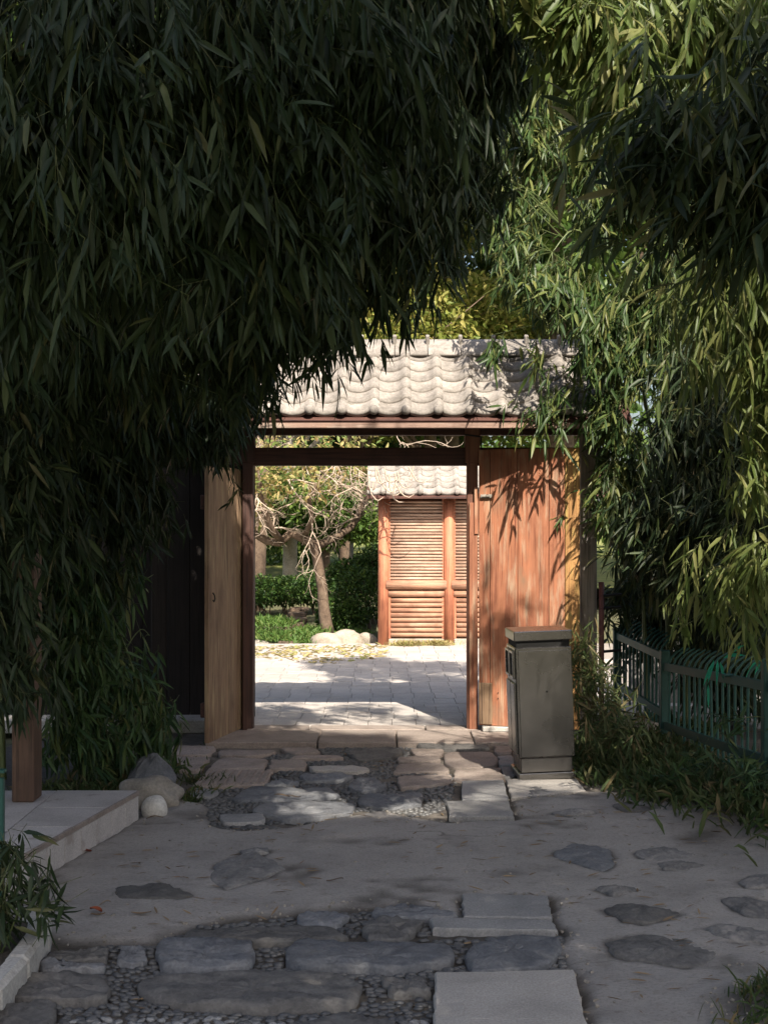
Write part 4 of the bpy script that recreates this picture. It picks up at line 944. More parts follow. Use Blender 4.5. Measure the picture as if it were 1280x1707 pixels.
vs2 = [(-.2, SY + .46, 2.33), (2.7, SY + .46, 2.33), (2.7, SY + 1.5, 1.86), (-.2, SY + 1.5, 1.86)]
mb.add(vs2 + [(a, b, c + .03) for a, b, c in vs2], [(0, 1, 2, 3), (4, 7, 6, 5), (0, 4, 5, 1), (1, 5, 6, 2), (2, 6, 7, 3), (3, 7, 4, 0)])
rf = mb.build('roof', M['beam'], sb)
tiled_slope(rf, -.20, 12, r0.y, r0.z, s2, 6)
MB().tube([(-.22, SY + .44, 2.37), (2.72, SY + .44, 2.37)], .06, 10).build('ridge_roll', M['tile'], rf, smooth=True)

# ------------------------------------------------------------------ garden beyond the courtyard
def bank_z(x, y): return 0.03 + max(0, y - 17.7) * 0.045 if x < -.1 else 0.03
vs = []; nX, nY = 30, 26
for i in range(nX):
    for j in range(nY):
        x = -9 + 8.9 * i / (nX - 1); y = 17.35 + 14 * j / (nY - 1)
        vs.append((x, y, 0.0 + min(.30, max(0, y - 17.6) * .06) + .04 * float(fbm(np.array([x]), np.array([y]), 1.1, 9)[0])))
gb = MB().add(vs, [(i * nY + j, (i + 1) * nY + j, (i + 1) * nY + j + 1, i * nY + j + 1) for i in range(nX - 1) for j in range(nY - 1)]).build('garden_bank', M['earth'], smooth=True, kind='structure'); ORG[gb] = Vector()
MB().add([(-60, 26, .35), (60, 26, .35), (60, 90, .9), (-60, 90, .9)], [(0, 1, 2, 3)]).build('lawn', M['lawn'], kind='structure')
rg2 = np.random.default_rng(99)
def blades(P, L, rg, ratio=.09, up=1.0, curl=(.2, .5)):
    n = len(P); D = norm(rg.normal(size=(n, 3)) * np.array([.55, .55, .15]) + np.array([0, 0, up])); U = norm(rg.normal(size=(n, 3)) + np.array([0, -.5, 0]))
    Ln = L * (.5 + rg.random(n)); return leaf_arrays(P, D, U, Ln, Ln * ratio, rg.uniform(*curl, n), rg), rg.random(n) * .98
def ball_leaves(lobes, n, L, rg, ratio=.45):
    V, T = [], []
    for c, r, wt in lobes:
        k = int(n * wt); q = norm(rg.normal(size=(k, 3))); p = np.array(c) + q * np.array(r) * (rg.random((k, 1)) ** .33)
        D = norm(q * .7 + rg.normal(size=(k, 3)) * .7 + np.array([0, 0, .1])); U = norm(rg.normal(size=(k, 3)) + np.array([0, 0, .9]))
        Ln = L * (.6 + .7 * rg.random(k)); V.append(leaf_arrays(p, D, U, Ln, Ln * ratio, rg.uniform(0, .2, k), rg)); T.append(rg.random(k) * .98)
    return np.concatenate(V), np.concatenate(T)

# the leaning garden tree with crooked limbs
gt = thing('garden_tree', 'crooked garden tree with yellow leaves and pale bare twigs beyond the gate', 'tree', tuple(W(545, 1050, 18.8)))
def wp(l, Y): return [W(a, b, Y + (c if len(p_) > 2 else 0)) for p_ in l for a, b, c in [p_ if len(p_) > 2 else (*p_, 0)]]
MB().tube(wp([(547, 1066), (543, 1040), (539, 1010), (537, 980), (531, 945), (526, 915), (523, 905)], 18.8), [.105, .085, .074, .068, .066, .070, .076], 10).build('trunk', M['bark'], gt, smooth=True)
limbs = [([(524, 910), (505, 897), (485, 889), (465, 905), (445, 902), (425, 890), (405, 868)], [.075, .066, .060, .056, .054, .050, .04]),
         ([(524, 912), (540, 905, .2), (565, 893, .4), (584, 880, .5), (596, 862, .6), (604, 840, .6), (618, 822, .5)], [.070, .058, .05, .048, .045, .04, .03]),
         ([(470, 904), (452, 880, -.3), (440, 850, -.5), (432, 815, -.6), (440, 770, -.7)], [.05, .045, .04, .032, .02]),
         ([(505, 897), (520, 868, -.4), (515, 830, -.6), (540, 790, -.7)], [.045, .036, .028, .018])]
for l, r_ in limbs: MB().tube(wp(l, 18.8), r_, 8).build('limb', M['bark'], gt, smooth=True)
tw_ = MB(); rr = random.Random(12)
def grow(p, d, ln, r, depth):
    """a forking twig that droops towards its tip"""
    pts_ = [p]
    for q in range(3):
        d = (d + Vector((rr.gauss(0, .28), rr.gauss(0, .28), rr.gauss(-.06, .2)))).normalized(); pts_.append(pts_[-1] + d * ln / 3)
    tw_.tube(pts_, [r, r * .85, r * .7, r * .5], 4, cap=False)
    if depth:
        for _ in range(rr.choice((2, 3, 3))):
            nd = (d + Vector((rr.gauss(0, .7), rr.gauss(0, .6), rr.gauss(-.1, .5)))).normalized(); grow(pts_[rr.choice((1, 2, 3, 3))], nd, ln * rr.uniform(.55, .85), r * .6, depth - 1)
for (x0, y0, Y0) in [(405, 868, 18.8), (440, 770, 18.1), (432, 815, 18.2), (440, 850, 18.3), (515, 830, 18.2), (540, 790, 18.1), (618, 822, 19.3), (604, 840, 19.4), (520, 868, 18.4), (596, 862, 19.3), (560, 800, 18.3), (600, 790, 18.6), (480, 800, 18.2), (640, 790, 18.3), (580, 760, 18.3), (500, 760, 18.2), (455, 880, 18.5)]:
    for _ in range(2): grow(W(x0, y0, Y0), Vector((rr.gauss(0, .7), rr.gauss(0, .5), rr.gauss(.15, .6))).normalized(), rr.uniform(.3, .5), .013, 3)
for k in range(11):                                                  # the sprig over the slatted wall
    x0, y0 = 610 + 8 * k + rr.gauss(0, 5), 790 + rr.gauss(0, 6); Yk = 17.25 + rr.gauss(0, .12); pts_ = [W(x0, y0, Yk)]
    dx, dy = rr.uniform(-2, 9), rr.uniform(10, 20)
    for q in range(5):
        x0 += dx + rr.gauss(0, 2); y0 += dy; pts_.append(W(x0, y0, Yk)); dy -= rr.uniform(4, 8); dx += rr.uniform(.5, 3)
    tw_.tube(pts_, [.010, .010, .009, .008, .006, .004], 5, cap=False)
tw_.build('twigs', M['twig_pale'], gt, smooth=True, kind='stuff')
o = np.array(ORG[gt])
LT, TT = ball_leaves([(tuple(W(430, 790, 18.4)), (.5, .5, .45), 1), (tuple(W(540, 770, 18.5)), (.7, .6, .35), 1.2), (tuple(W(630, 780, 18.5)), (.45, .5, .25), .5), (tuple(W(480, 730, 18.6)), (1.2, .8, .4), 1.4), (tuple(W(420, 830, 18.6)), (.3, .4, .4), .7), (tuple(W(500, 800, 18.2)), (.6, .4, .3), .9)], 430, .085, rg2, .42)
link('foliage', leaf_mesh('foliage', LT - o, M['autumn'], TT), None, gt, kind='stuff')
rock('garden_rock', 'large pale rock at the foot of the crooked garden tree', W(562, 1080, 18.0) + Vector((0, .1, 0.02)), (.30, .22, .20), 'rock_lit', 31, .2)
rock('garden_rock', 'small pale rock beside the corner column of the slatted building', W(612, 1072, 18.2) + Vector((0, 0, .02)), (.16, .14, .12), 'rock_lit', 33, .15)
rock('garden_rock', 'reddish flat rock left of the garden steps beyond the gate', W(432, 1078, 18.0) + Vector((0, 0, .0)), (.14, .12, .08), 'rock_tan', 35, .15)
st = thing('garden_steps', 'rough stepping stones climbing between the grass clumps beyond the gate', 'steps', tuple(W(490, 1075, 18.2)))
for i in range(7):
    c = Vector(((482 + i * 3 - 640) / F * (18.1 + i * .45), 18.1 + i * .40, .03 + i * .045)); MB().box(c, (.26 + .05 * math.sin(i * 2), .34, .06), rz=.2 * math.sin(i * 1.7), bev=.02).build('step_stone', M['bark'], st, origin=c)
def hedge(label, lobes, n, mat, L=.055, name='hedge', cat='hedge'):
    t = thing(name, label, cat, tuple(np.array(lobes[0][0]) * np.array([1, 1, 0]) + np.array([0, 0, .15])))
    Vv, T = ball_leaves(lobes, n, L, rg2); link('foliage', leaf_mesh('foliage', Vv - np.array(ORG[t]), mat, T), None, t, kind='stuff')
    mb = MB(); rr = random.Random(int(n))
    for c, r, w_ in lobes:
        for k in range(5):
            b = Vector((c[0] + rr.uniform(-.4, .4) * r[0], c[1] + rr.uniform(-.4, .4) * r[1], .1)); mb.tube([b, Vector((c[0] + rr.uniform(-.7, .7) * r[0], c[1] + rr.uniform(-.5, .5) * r[1], c[2] + .5 * r[2]))], [.012, .005], 5)
    mb.build('stems', M['bark'], t, kind='stuff')
    return t
hedge('dark clipped hedge behind the crooked garden tree, left of the slatted building', [LB(600, 990, 19.4, .42, .38, .4), LB(570, 1030, 19.2, .35, .28, .3), LB(625, 950, 19.8, .35, .30, .3), LB(590, 960, 20, .4, .25, .3)], 2600, M['hedge'])
hedge('dark clipped hedge at the left side of the view through the gate', [LB(440, 985, 20.5, .35, .22, .4), LB(480, 985, 20.8, .35, .22, .4), LB(400, 990, 20.5, .4, .25, .4), LB(520, 980, 21, .3, .25, .4)], 1800, M['hedge'])
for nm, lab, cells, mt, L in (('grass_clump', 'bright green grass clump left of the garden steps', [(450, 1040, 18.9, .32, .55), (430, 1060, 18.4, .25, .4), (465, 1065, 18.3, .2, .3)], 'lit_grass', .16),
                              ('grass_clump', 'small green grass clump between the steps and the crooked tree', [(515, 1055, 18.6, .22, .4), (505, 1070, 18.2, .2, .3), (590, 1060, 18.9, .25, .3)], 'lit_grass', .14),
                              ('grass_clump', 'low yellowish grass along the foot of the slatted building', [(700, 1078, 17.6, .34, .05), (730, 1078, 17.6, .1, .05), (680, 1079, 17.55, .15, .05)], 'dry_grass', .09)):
    Ps = []
    for (x, y, Y, r, d) in cells:
        c = W(x, y, Y); m_ = 700; q = rg2.normal(size=(m_, 2)) * .5
        Ps.append(np.stack([c.x + q[:, 0] * r, c.y + q[:, 1] * d, np.full(m_, max(.03, c.z - .02))], 1))
    Vv, T = blades(np.concatenate(Ps), L, rg2)
    setp(link(nm, leaf_mesh(nm, Vv, M[mt], T), None), lab, 'grass', kind='stuff')
q = rg2.random((900, 2)); P = np.stack([-2.9 + 2.9 * q[:, 0], 15.0 + 2.5 * q[:, 1] ** .7, np.full(900, .04)], 1); P = P[(P[:, 1] > 15.6 + .5 * np.sin(P[:, 0] * 3) + P[:, 0] * .5 + .5)]
D = norm(rg2.normal(size=(len(P), 3)) * np.array([1, 1, .15])); Vv = leaf_arrays(P, D, np.tile([0, 0, 1.0], (len(P), 1)) + rg2.normal(size=(len(P), 3)) * .3, .09 * (.5 + rg2.random(len(P))), .03 * np.ones(len(P)), np.full(len(P), -.05), rg2)
setp(link('leaf_litter', leaf_mesh('leaf_litter', Vv, M['dry_grass'], rg2.random(len(P))), None), 'yellow dry leaf litter along the far edge of the courtyard', 'leaf litter', kind='stuff')

def tree(label, x, y, h, tr, lobes, mat, n, L, bark='bark', lean=0.0):
    t = thing('garden_tree', label, 'tree', (x, y, .2), group='trees beyond the gate')
    MB().tube([(x, y, .0), (x + lean * .4, y, h * .35), (x + lean, y, h * .75), (x + lean * 1.3, y, h)], [tr, tr * .85, tr * .6, tr * .3], 10).build('trunk', M[bark], t, smooth=True)
    mb = MB(); rr = random.Random(int(x * 10 + y))
    for c, r, w_ in lobes:
        s_ = Vector((x + lean, y, h * rr.uniform(.5, .8)))
        for k in range(3):
            e = Vector(c) + Vector((rr.gauss(0, r[0] * .4), rr.gauss(0, r[1] * .4), rr.gauss(0, r[2] * .4))); mb.tube([s_, (s_ + e) / 2 + Vector((0, 0, .1)), e], [tr * .35, tr * .22, tr * .06], 6)
    mb.build('limbs', M[bark], t, smooth=True)
    Vv, T = ball_leaves(lobes, n, L, rg2, .42); link('crown', leaf_mesh('crown', Vv - np.array(ORG[t]), mat, T), None, t, kind='stuff')
def crown(x, y, z, r, k, seed):
    rr = random.Random(seed); return [((x + rr.gauss(0, r * .5), y + rr.gauss(0, r * .4), z + rr.gauss(0, r * .35)), (r * rr.uniform(.35, .6), r * rr.uniform(.35, .6), r * rr.uniform(.28, .45)), 1.0) for _ in range(k)]
tree('bright green leafy tree behind the crooked garden tree', -.9, 22.5, 2.6, .07, [LB(560, 840, 22, .5, .35, .5), LB(600, 870, 22.2, .4, .3, .4), LB(520, 860, 22.3, .4, .3, .4), LB(480, 830, 22.3, .5, .3, .4), LB(620, 800, 22.5, .5, .4, .5), LB(450, 880, 22.6, .3, .25, .3), LB(545, 890, 22.2, .3, .2, .3)], M['green_tree'], 1500, .10)
tree('pale grey trunked tree in the garden left of the crooked tree', -1.50, 23, 4.2, .13, crown(-1.6, 23.5, 4.3, 1.8, 8, 2), M['yellow_tree'], 1100, .13, 'bark_pale')
tree('brown trunked tree at the left side of the view through the gate', -1.95, 21.5, 4.0, .17, crown(-2.4, 22.5, 4.4, 2.0, 9, 3), M['autumn'], 900, .13, 'bark', .15)
tree('slim dark trunked tree directly behind the crooked tree', -.70, 24.5, 4.2, .10, crown(-.6, 25, 4.6, 1.9, 9, 4), M['yellow_tree'], 1200, .13, 'bark', .1)
tree('yellow green tree rising over the middle of the gate roof', .9, 28, 5.0, .18, crown(.7, 28, 5.4, 2.2, 13, 5), M['yellow_tree'], 1300, .15, 'bark')
tree('green tree rising over the right end of the gate roof', 3.6, 29, 5.5, .18, crown(3.6, 29, 5.4, 2.4, 12, 6), M['green_tree'], 1200, .15, 'bark')
tree('tall green tree at the left behind the gate roof', -4.2, 29, 6, .2, crown(-4, 29, 6, 3.0, 14, 7), M['green_tree'], 1300, .16, 'bark')
tree('broad yellowing tree far behind the slatted building', 1.9, 36, 6, .22, crown(1.8, 36, 6.2, 3.4, 14, 8), M['yellow_tree'], 1300, .18, 'bark')
tree('leafy green tree far at the back of the garden', -1.0, 38, 5, .22, crown(-1.4, 38, 4.0, 3.6, 16, 9), M['green_tree'], 1400, .18, 'bark_pale')
for k, (x, y, r) in enumerate([(-6, 46, 6), (3, 50, 7), (11, 46, 6), (-15, 50, 7), (20, 50, 7)]):
    pass
for k, (x, y, h, lab) in enumerate([(-9, 30, 14, 'tall broad tree at the far left behind the gate'), (-4.5, 34, 16, 'tall dark tree standing behind the left bamboo'), (1.5, 33, 15, 'tall tree whose upper crown shows above the gate roof'), (6.5, 31, 15, 'tall tree behind the bamboo right of the gate'), (11.5, 32, 14, 'tall broad tree at the far right behind the fence'), (-14, 27, 13, 'tall tree at the outer left end of the garden'), (-6.5, 22, 15, 'tall tree added beyond the black plank wall to cut sky light'), (6.0, 22, 15, 'tall tree added beyond the slatted building to cut sky light'), (-2.8, 27, 19, 'tallest tree of the garden, left of the middle, added to cut sky light'), (3.2, 26, 18, 'tall tree right of the middle of the garden, added to cut sky light')]):  # tall trees behind; the flanking and tallest ones added to cut sky light
    rr = random.Random(k + 50); cr = [((x + rr.gauss(0, 1.6), y + rr.gauss(0, 1.2), h * .68 + rr.gauss(0, h * .13)), (rr.uniform(1.3, 2.1), rr.uniform(1.3, 2), rr.uniform(1.1, 1.7)), 1) for _ in range(15)]
    tree(lab, x, y, h * .8, .26, cr, M['yellow_tree'] if k == 2 else M['green_tree'], 900, .30)
rgw = np.random.default_rng(5); lw = [((x, 52 + rgw.normal() * 4, 2.5 + 2.0 * rgw.random()), (3.5, 3, 2.8 + rgw.random()), 1) for x in np.arange(-36, 37, 3.2)]
Vv, T = ball_leaves(lw, 1100, .42, rgw); setp(link('far_woods', leaf_mesh('far_woods', Vv, M['green_tree'], T), None), 'far green woodland closing the garden', 'woods', kind='stuff')

# ------------------------------------------------------------------ bamboo
def clump(label, base, tips, lobes, dens, mat, seed, singles=0, r0=.016, br=.10, name='bamboo_clump', group='bamboo clumps along the path', **kw):
    rg = np.random.default_rng(seed); t = thing(name, label, 'bamboo', (*base[:2], 0), group=group)
    cs = []
    for k, tip in enumerate(tips):
        b = Vector((base[0] + rg.normal() * .14, base[1] + rg.normal() * .16, -.03)); tip = Vector(tip); h = tip.z
        cs.append(culm(t, [b, b + Vector((.02 * rg.normal(), .02 * rg.normal(), h * .45)), b.lerp(tip, .35) + Vector((0, 0, h * .52)), b.lerp(tip, .75) + Vector((0, 0, h * .30)), tip], r0 * (.8 + .4 * rg.random())))
    heads = add_foliage(t, lobes, dens, mat, rg, singles, **kw)
    k = min(len(heads), int(len(heads) * br)); branches(t, heads[rg.permutation(len(heads))[:k]], cs, rg)
    return t
DEN = 900
GAPS = [(-.28, .50, 7.5, 8.6), (-.62, -.28, 8.2, 8.75), (.40, 1.60, 8.15, 10.15), (.42, 1.25, 11.3, 12.4)]  # shadow-plane windows kept free of added foliage so sun reaches chosen spots
# left, nearest: hangs over the upper left of the path
clump('dark bamboo clump hanging low over the upper left of the path, nearest', (-2.1, 4.9), [W(250, -100, 4.9), W(520, -60, 5.0), W(100, 60, 4.7), W(680, -40, 5.2), W(350, 100, 4.9)],
      [LB(120, 130, 4.7, .45, .40, .35), LB(420, 140, 4.9, .45, .38, .35), LB(640, 110, 5.1, .30, .32, .30), LB(300, 380, 4.9, .42, .33, .3), LB(560, 330, 5.1, .28, .25, .25), LB(60, 400, 4.7, .36, .42, .35),
       LB(200, -160, 5.0, .8, .30, .5), LB(620, -150, 5.2, .5, .28, .5), LB(700, 30, 5.2, .22, .22, .2), LB(-150, 250, 4.9, .4, .6, .5)], DEN, M['leaf'], 11, singles=260, droop=.9, lean=(.15, -.05, 0))
clump('dark bamboo clump drooping in front of the left half of the gate roof', (-2.15, 6.7), [W(500, 150, 6.6), W(650, 250, 6.6), W(330, 200, 6.8), W(120, 250, 6.8), W(740, 120, 6.8)],
      [LB(610, 370, 6.5, .33, .30, .4), LB(710, 270, 6.6, .26, .38, .4), LB(540, 440, 6.5, .25, .24, .35), LB(440, 480, 6.5, .28, .28, .35), LB(340, 490, 6.8, .42, .42, .45), LB(140, 530, 6.8, .6, .45, .5), LB(590, 190, 6.9, .55, .48, .5),
       LB(300, 250, 7.0, .8, .5, .5), LB(40, 300, 7.0, .6, .6, .5), LB(700, 430, 6.3, .04, .12, .08, 1.5), LB(742, 430, 6.4, .04, .11, .08, 1.5), LB(635, 490, 6.4, .05, .12, .08, 1.5), LB(565, 545, 6.4, .06, .12, .08, 1.3), LB(505, 560, 6.4, .06, .11, .1, 1.3),
       LB(440, 580, 6.5, .08, .10, .1, 1.6), LB(790, 190, 6.9, .13, .33, .25), LB(830, 120, 6.6, .16, .28, .25, .7), LB(790, 330, 6.8, .09, .20, .2, .6), LB(770, 50, 6.4, .2, .25, .25, .8), LB(860, 20, 6.4, .22, .16, .25, .7), LB(520, 500, 6.3, .18, .09, .2, .5), LB(400, 610, 6.6, .12, .14, .15, .8),
       LB(600, -20, 7.2, 1.0, .4, .6), LB(750, 380, 6.6, .09, .11, .1)], 1000, M['leaf'], 12, singles=120, droop=1.0, L=.102)
clump('bamboo clump reaching down to the black plank wall left of the gate', (-2.35, 8.4), [W(330, 560, 8.5), W(200, 600, 8.5), W(60, 560, 8.3), W(400, 600, 8.7)],
      [LB(395, 395, 8.9, .34, .22, .25), LB(340, 450, 8.9, .30, .25, .25), LB(400, 640, 8.7, .18, .22, .25), LB(330, 700, 8.7, .30, .32, .35), LB(200, 700, 8.5, .45, .40, .45), LB(50, 740, 8.2, .42, .5, .45), LB(205, 850, 8.7, .20, .22, .25), LB(130, 870, 8.5, .38, .34, .35), LB(40, 930, 8.2, .26, .4, .3), LB(375, 750, 8.9, .07, .12, .08, 1.5), LB(265, 840, 8.9, .10, .09, .1),  # first lobes: hidden foliage added to stop a sun fleck on the wall
       LB(300, 480, 8.8, .8, .45, .5), LB(60, 480, 8.8, .6, .5, .5), LB(10, 1060, 7.9, .10, .45, .15), LB(40, 760, 6.7, .20, .34, .2), LB(30, 900, 6.7, .15, .16, .16), LB(0, 1020, 6.7, .07, .30, .12), LB(28, 1130, 6.8, .06, .30, .10, 1.3), LB(45, 1010, 6.8, .05, .12, .08), LB(90, 640, 6.9, .3, .3, .25)], DEN, M['leaf'], 13, singles=60, droop=.8, lean=(.2, 0, 0))
clump('low bushy bamboo between the timber post and the black wall', (-1.85, 8.75), [W(170, 970, 8.7), W(250, 1060, 8.8), W(110, 980, 8.5), W(200, 1010, 8.8)],
      [LB(145, 1070, 8.6, .28, .30, .26), LB(215, 1150, 8.75, .18, .22, .2), LB(130, 1190, 8.45, .26, .28, .24), LB(185, 990, 8.75, .18, .18, .18), LB(100, 1030, 8.4, .22, .40, .25), LB(245, 1190, 8.8, .09, .10, .1), LB(200, 1240, 8.5, .25, .12, .2)], DEN, M['leaf_blue'], 14, singles=60, r0=.008, droop=.55, lean=(.25, -.1, 0))
clump('tall dark bamboo clump out of view past the left edge, added to block sky light', (-2.75, 6.0), [(-1.5, 5.4, 4.9), (-.4, 5.4, 4.7), (-1.6, 7.2, 5.4), (-2.5, 5.8, 4.6), (-2.2, 6.6, 4.8), (-3.1, 5.2, 4.5), (-2.6, 7.6, 4.6)],  # out of view, added to block sky light from the left and above
      [((-1.0, 5.2, 4.6), (.9, .7, .6), 1), ((-2.2, 5.2, 4.4), (.9, .8, .8), 1), ((-.2, 5.4, 4.5), (.5, .5, .45), 1), ((-1.4, 7.4, 5.3), (1.0, .8, .6), 1), ((-2.9, 5.5, 2.6), (.6, .9, 1.2), 1), ((-2.8, 7.4, 2.4), (.6, .9, 1.3), 1), ((-2.5, 6.6, 3.8), (.7, 1.1, .7), 1), ((-3.0, 9.3, 2.2), (.6, .8, 1.5), 1), ((-2.9, 8.0, 1.0), (.5, .9, .8), 1)], 600, M['leaf'], 15, L=.15, k=6)
# right
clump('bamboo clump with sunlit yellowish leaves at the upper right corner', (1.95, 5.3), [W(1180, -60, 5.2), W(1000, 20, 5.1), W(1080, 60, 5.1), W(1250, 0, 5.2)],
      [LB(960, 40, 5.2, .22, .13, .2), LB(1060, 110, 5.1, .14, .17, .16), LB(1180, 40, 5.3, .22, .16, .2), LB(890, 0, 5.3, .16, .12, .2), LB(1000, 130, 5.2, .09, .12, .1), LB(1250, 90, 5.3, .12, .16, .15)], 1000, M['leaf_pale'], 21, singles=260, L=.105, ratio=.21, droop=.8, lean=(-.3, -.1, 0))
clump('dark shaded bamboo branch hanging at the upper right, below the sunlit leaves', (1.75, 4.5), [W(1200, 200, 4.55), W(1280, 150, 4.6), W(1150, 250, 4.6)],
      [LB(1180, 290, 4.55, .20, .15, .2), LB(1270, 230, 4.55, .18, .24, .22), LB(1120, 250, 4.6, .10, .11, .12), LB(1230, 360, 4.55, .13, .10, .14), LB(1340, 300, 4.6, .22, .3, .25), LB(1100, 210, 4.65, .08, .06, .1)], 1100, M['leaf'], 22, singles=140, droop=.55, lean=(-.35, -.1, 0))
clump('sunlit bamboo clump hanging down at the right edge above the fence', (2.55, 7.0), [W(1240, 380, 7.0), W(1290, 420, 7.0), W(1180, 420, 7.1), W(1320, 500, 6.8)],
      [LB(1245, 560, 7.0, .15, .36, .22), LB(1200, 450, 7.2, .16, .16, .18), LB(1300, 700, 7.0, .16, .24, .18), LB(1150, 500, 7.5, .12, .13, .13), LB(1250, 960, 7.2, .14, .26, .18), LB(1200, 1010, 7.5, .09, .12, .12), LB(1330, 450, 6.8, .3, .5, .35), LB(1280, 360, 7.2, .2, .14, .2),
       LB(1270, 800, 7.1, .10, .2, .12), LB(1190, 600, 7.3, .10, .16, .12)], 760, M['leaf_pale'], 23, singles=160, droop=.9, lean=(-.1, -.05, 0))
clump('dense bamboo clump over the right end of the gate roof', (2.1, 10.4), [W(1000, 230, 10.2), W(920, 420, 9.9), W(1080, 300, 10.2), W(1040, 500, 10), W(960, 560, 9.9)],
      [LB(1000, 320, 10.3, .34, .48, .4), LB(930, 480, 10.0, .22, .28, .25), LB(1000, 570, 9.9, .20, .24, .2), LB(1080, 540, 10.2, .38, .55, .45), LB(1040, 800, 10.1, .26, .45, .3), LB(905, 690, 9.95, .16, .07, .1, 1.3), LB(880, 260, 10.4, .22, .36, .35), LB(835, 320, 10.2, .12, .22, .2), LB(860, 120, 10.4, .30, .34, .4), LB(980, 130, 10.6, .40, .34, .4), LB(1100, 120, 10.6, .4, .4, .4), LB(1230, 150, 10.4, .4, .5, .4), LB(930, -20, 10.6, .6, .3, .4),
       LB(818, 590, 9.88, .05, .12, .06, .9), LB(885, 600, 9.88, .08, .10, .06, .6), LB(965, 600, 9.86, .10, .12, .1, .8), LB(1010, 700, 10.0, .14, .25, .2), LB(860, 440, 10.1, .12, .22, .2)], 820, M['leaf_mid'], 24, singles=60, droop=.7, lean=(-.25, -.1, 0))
clump('dense shaded bamboo clump behind the dark green fence', (2.75, 9.5), [W(1140, 400, 9.5), W(1200, 500, 9.2), W(1100, 560, 9.5), W(1260, 420, 9.3)],
      [LB(1100, 260, 9.9, .38, .40, .4), LB(1150, 680, 9.4, .34, .5, .4), LB(1120, 880, 9.5, .26, .40, .3), LB(1200, 850, 9.2, .30, .45, .35), LB(1060, 930, 10.0, .15, .28, .2), LB(1140, 960, 10.4, .30, .22, .3, .8), ((2.1, 11.4, .9), (.35, .35, .40), .9), ((2.7, 11.3, .8), (.45, .4, .6), .9), ((2.5, 10.4, .5), (.4, .5, .45), .7), ((3.2, 10.6, 1.2), (.5, .6, .9), .8), LB(1230, 1060, 10.0, .35, .25, .3, .8), LB(1300, 900, 9.6, .35, .5, .4), LB(1060, 1040, 11.2, .16, .16, .15, .7), LB(1240, 620, 9.6, .4, .6, .4), LB(1250, 1000, 8.9, .24, .25, .25), LB(1220, 350, 9.8, .4, .45, .4), LB(1040, 1000, 10.6, .12, .14, .15, .7), LB(1260, 780, 9.2, .3, .4, .3)], 820, M['leaf'], 25, singles=40, droop=.75, lean=(-.15, -.1, 0))
clump('tall bamboo clump out of view past the right edge, added to shade path and courtyard', (2.7, 5.6), [(2.4, 5.4, 4.2), (2.8, 6.2, 4.4), (1.3, 6.2, 5.6), (.5, 6.4, 5.5), (3.0, 7.0, 4.2), (3.5, 6.3, 6.3)],  # out of view, lobes added to shade path, courtyard and lower bamboo
      [((2.7, 5.6, 2.3), (.5, .9, .9), 1), ((.1, 6.4, 5.35), (.5, .5, .32), .75), ((.9, 6.5, 5.3), (.45, .5, .36), .6), ((1.5, 6.3, 5.5), (.4, .5, .30), .55), ((1.95, 6.4, 5.1), (.35, .4, .3), .6), ((-.4, 6.6, 5.2), (.5, .5, .4), .8), ((2.95, 6.3, 4.6), (.45, .5, .4), 1), ((3.3, 6.4, 5.4), (.5, .5, .45), 1), ((3.5, 6.3, 6.2), (.45, .5, .45), 1), ((4.0, 6.4, 5.2), (.5, .5, .5), 1), ((3.7, 6.3, 4.4), (.5, .5, .5), 1), ((2.9, 7.4, 2.2), (.6, .9, 1.3), 1), ((2.5, 4.4, 2.6), (.5, .6, 1.0), 1), ((3.2, 9.4, 1.8), (.5, 1.0, 1.4), 1)], 520, M['leaf'], 26, L=.15, k=6, clear=GAPS)
# unseen grove behind and above the viewer, foliage added to shade the path
rgo = np.random.default_rng(44); over = [[], [], [], []]; fine = []
cells = [(xg, yg, .52) for xg in np.arange(-3.0, 2.5, 0.62) for yg in np.arange(3.6, 9.9, 0.72) if not (xg > -1.0 and yg > 7.0)]
cells += [(xg, yg, .24) for xg in np.arange(-.95, 2.3, 0.30) for yg in np.arange(6.45, 10.1, 0.30)
          if not (-1.0 < xg < .65 and 7.55 < yg < 8.75) and not (.25 < xg < 1.45 and 8.65 < yg < 10.1)]   # openings left so sun reaches chosen leaves
for xg, yg, r in cells:
    y = rgo.uniform(-.6, 1.9) if yg > 6.2 else rgo.uniform(-1.2, .7)
    z = (yg - y) / 0.917; x = xg + 0.299 * z
    if z < 1.55 + .3625 * max(y, 0) + .9: continue
    (over[(0 if x < .9 else 2) + (0 if y > .5 else 1)] if r > .3 else fine).append(((x, y, z), (r, r, r * .92), 1))
for k, (lab, base, tips) in enumerate([
    ('unseen tall bamboo clump arching overhead from the left, added to shade the path', (-2.4, 2.6), [(-.8, 1.6, 7.0), (-1.6, 1.4, 6.4), (.2, 1.4, 8.2), (-1.2, 1.2, 5.6)]),
    ('unseen tall bamboo clump behind the viewer on the left, added to shade the path', (-2.3, .2), [(-.9, .2, 6.8), (.2, .0, 7.8), (-1.6, -.4, 6.2)]),
    ('unseen tall bamboo clump arching overhead from the right, added to shade the path', (2.7, 1.8), [(1.6, 1.4, 7.4), (2.2, 1.2, 6.2), (1.3, 1.2, 8.4), (2.8, 1.4, 6.0)]),
    ('unseen tall bamboo clump behind the viewer on the right, added to shade the path', (2.8, -.8), [(1.6, -.2, 7.6), (2.4, -.2, 7.0), (3.0, -.8, 6.6)])]):
    clump(lab, base, tips, over[k], 640, M['leaf'], 40 + k, clear=GAPS, r0=.022, L=.21, k=7, br=.2)

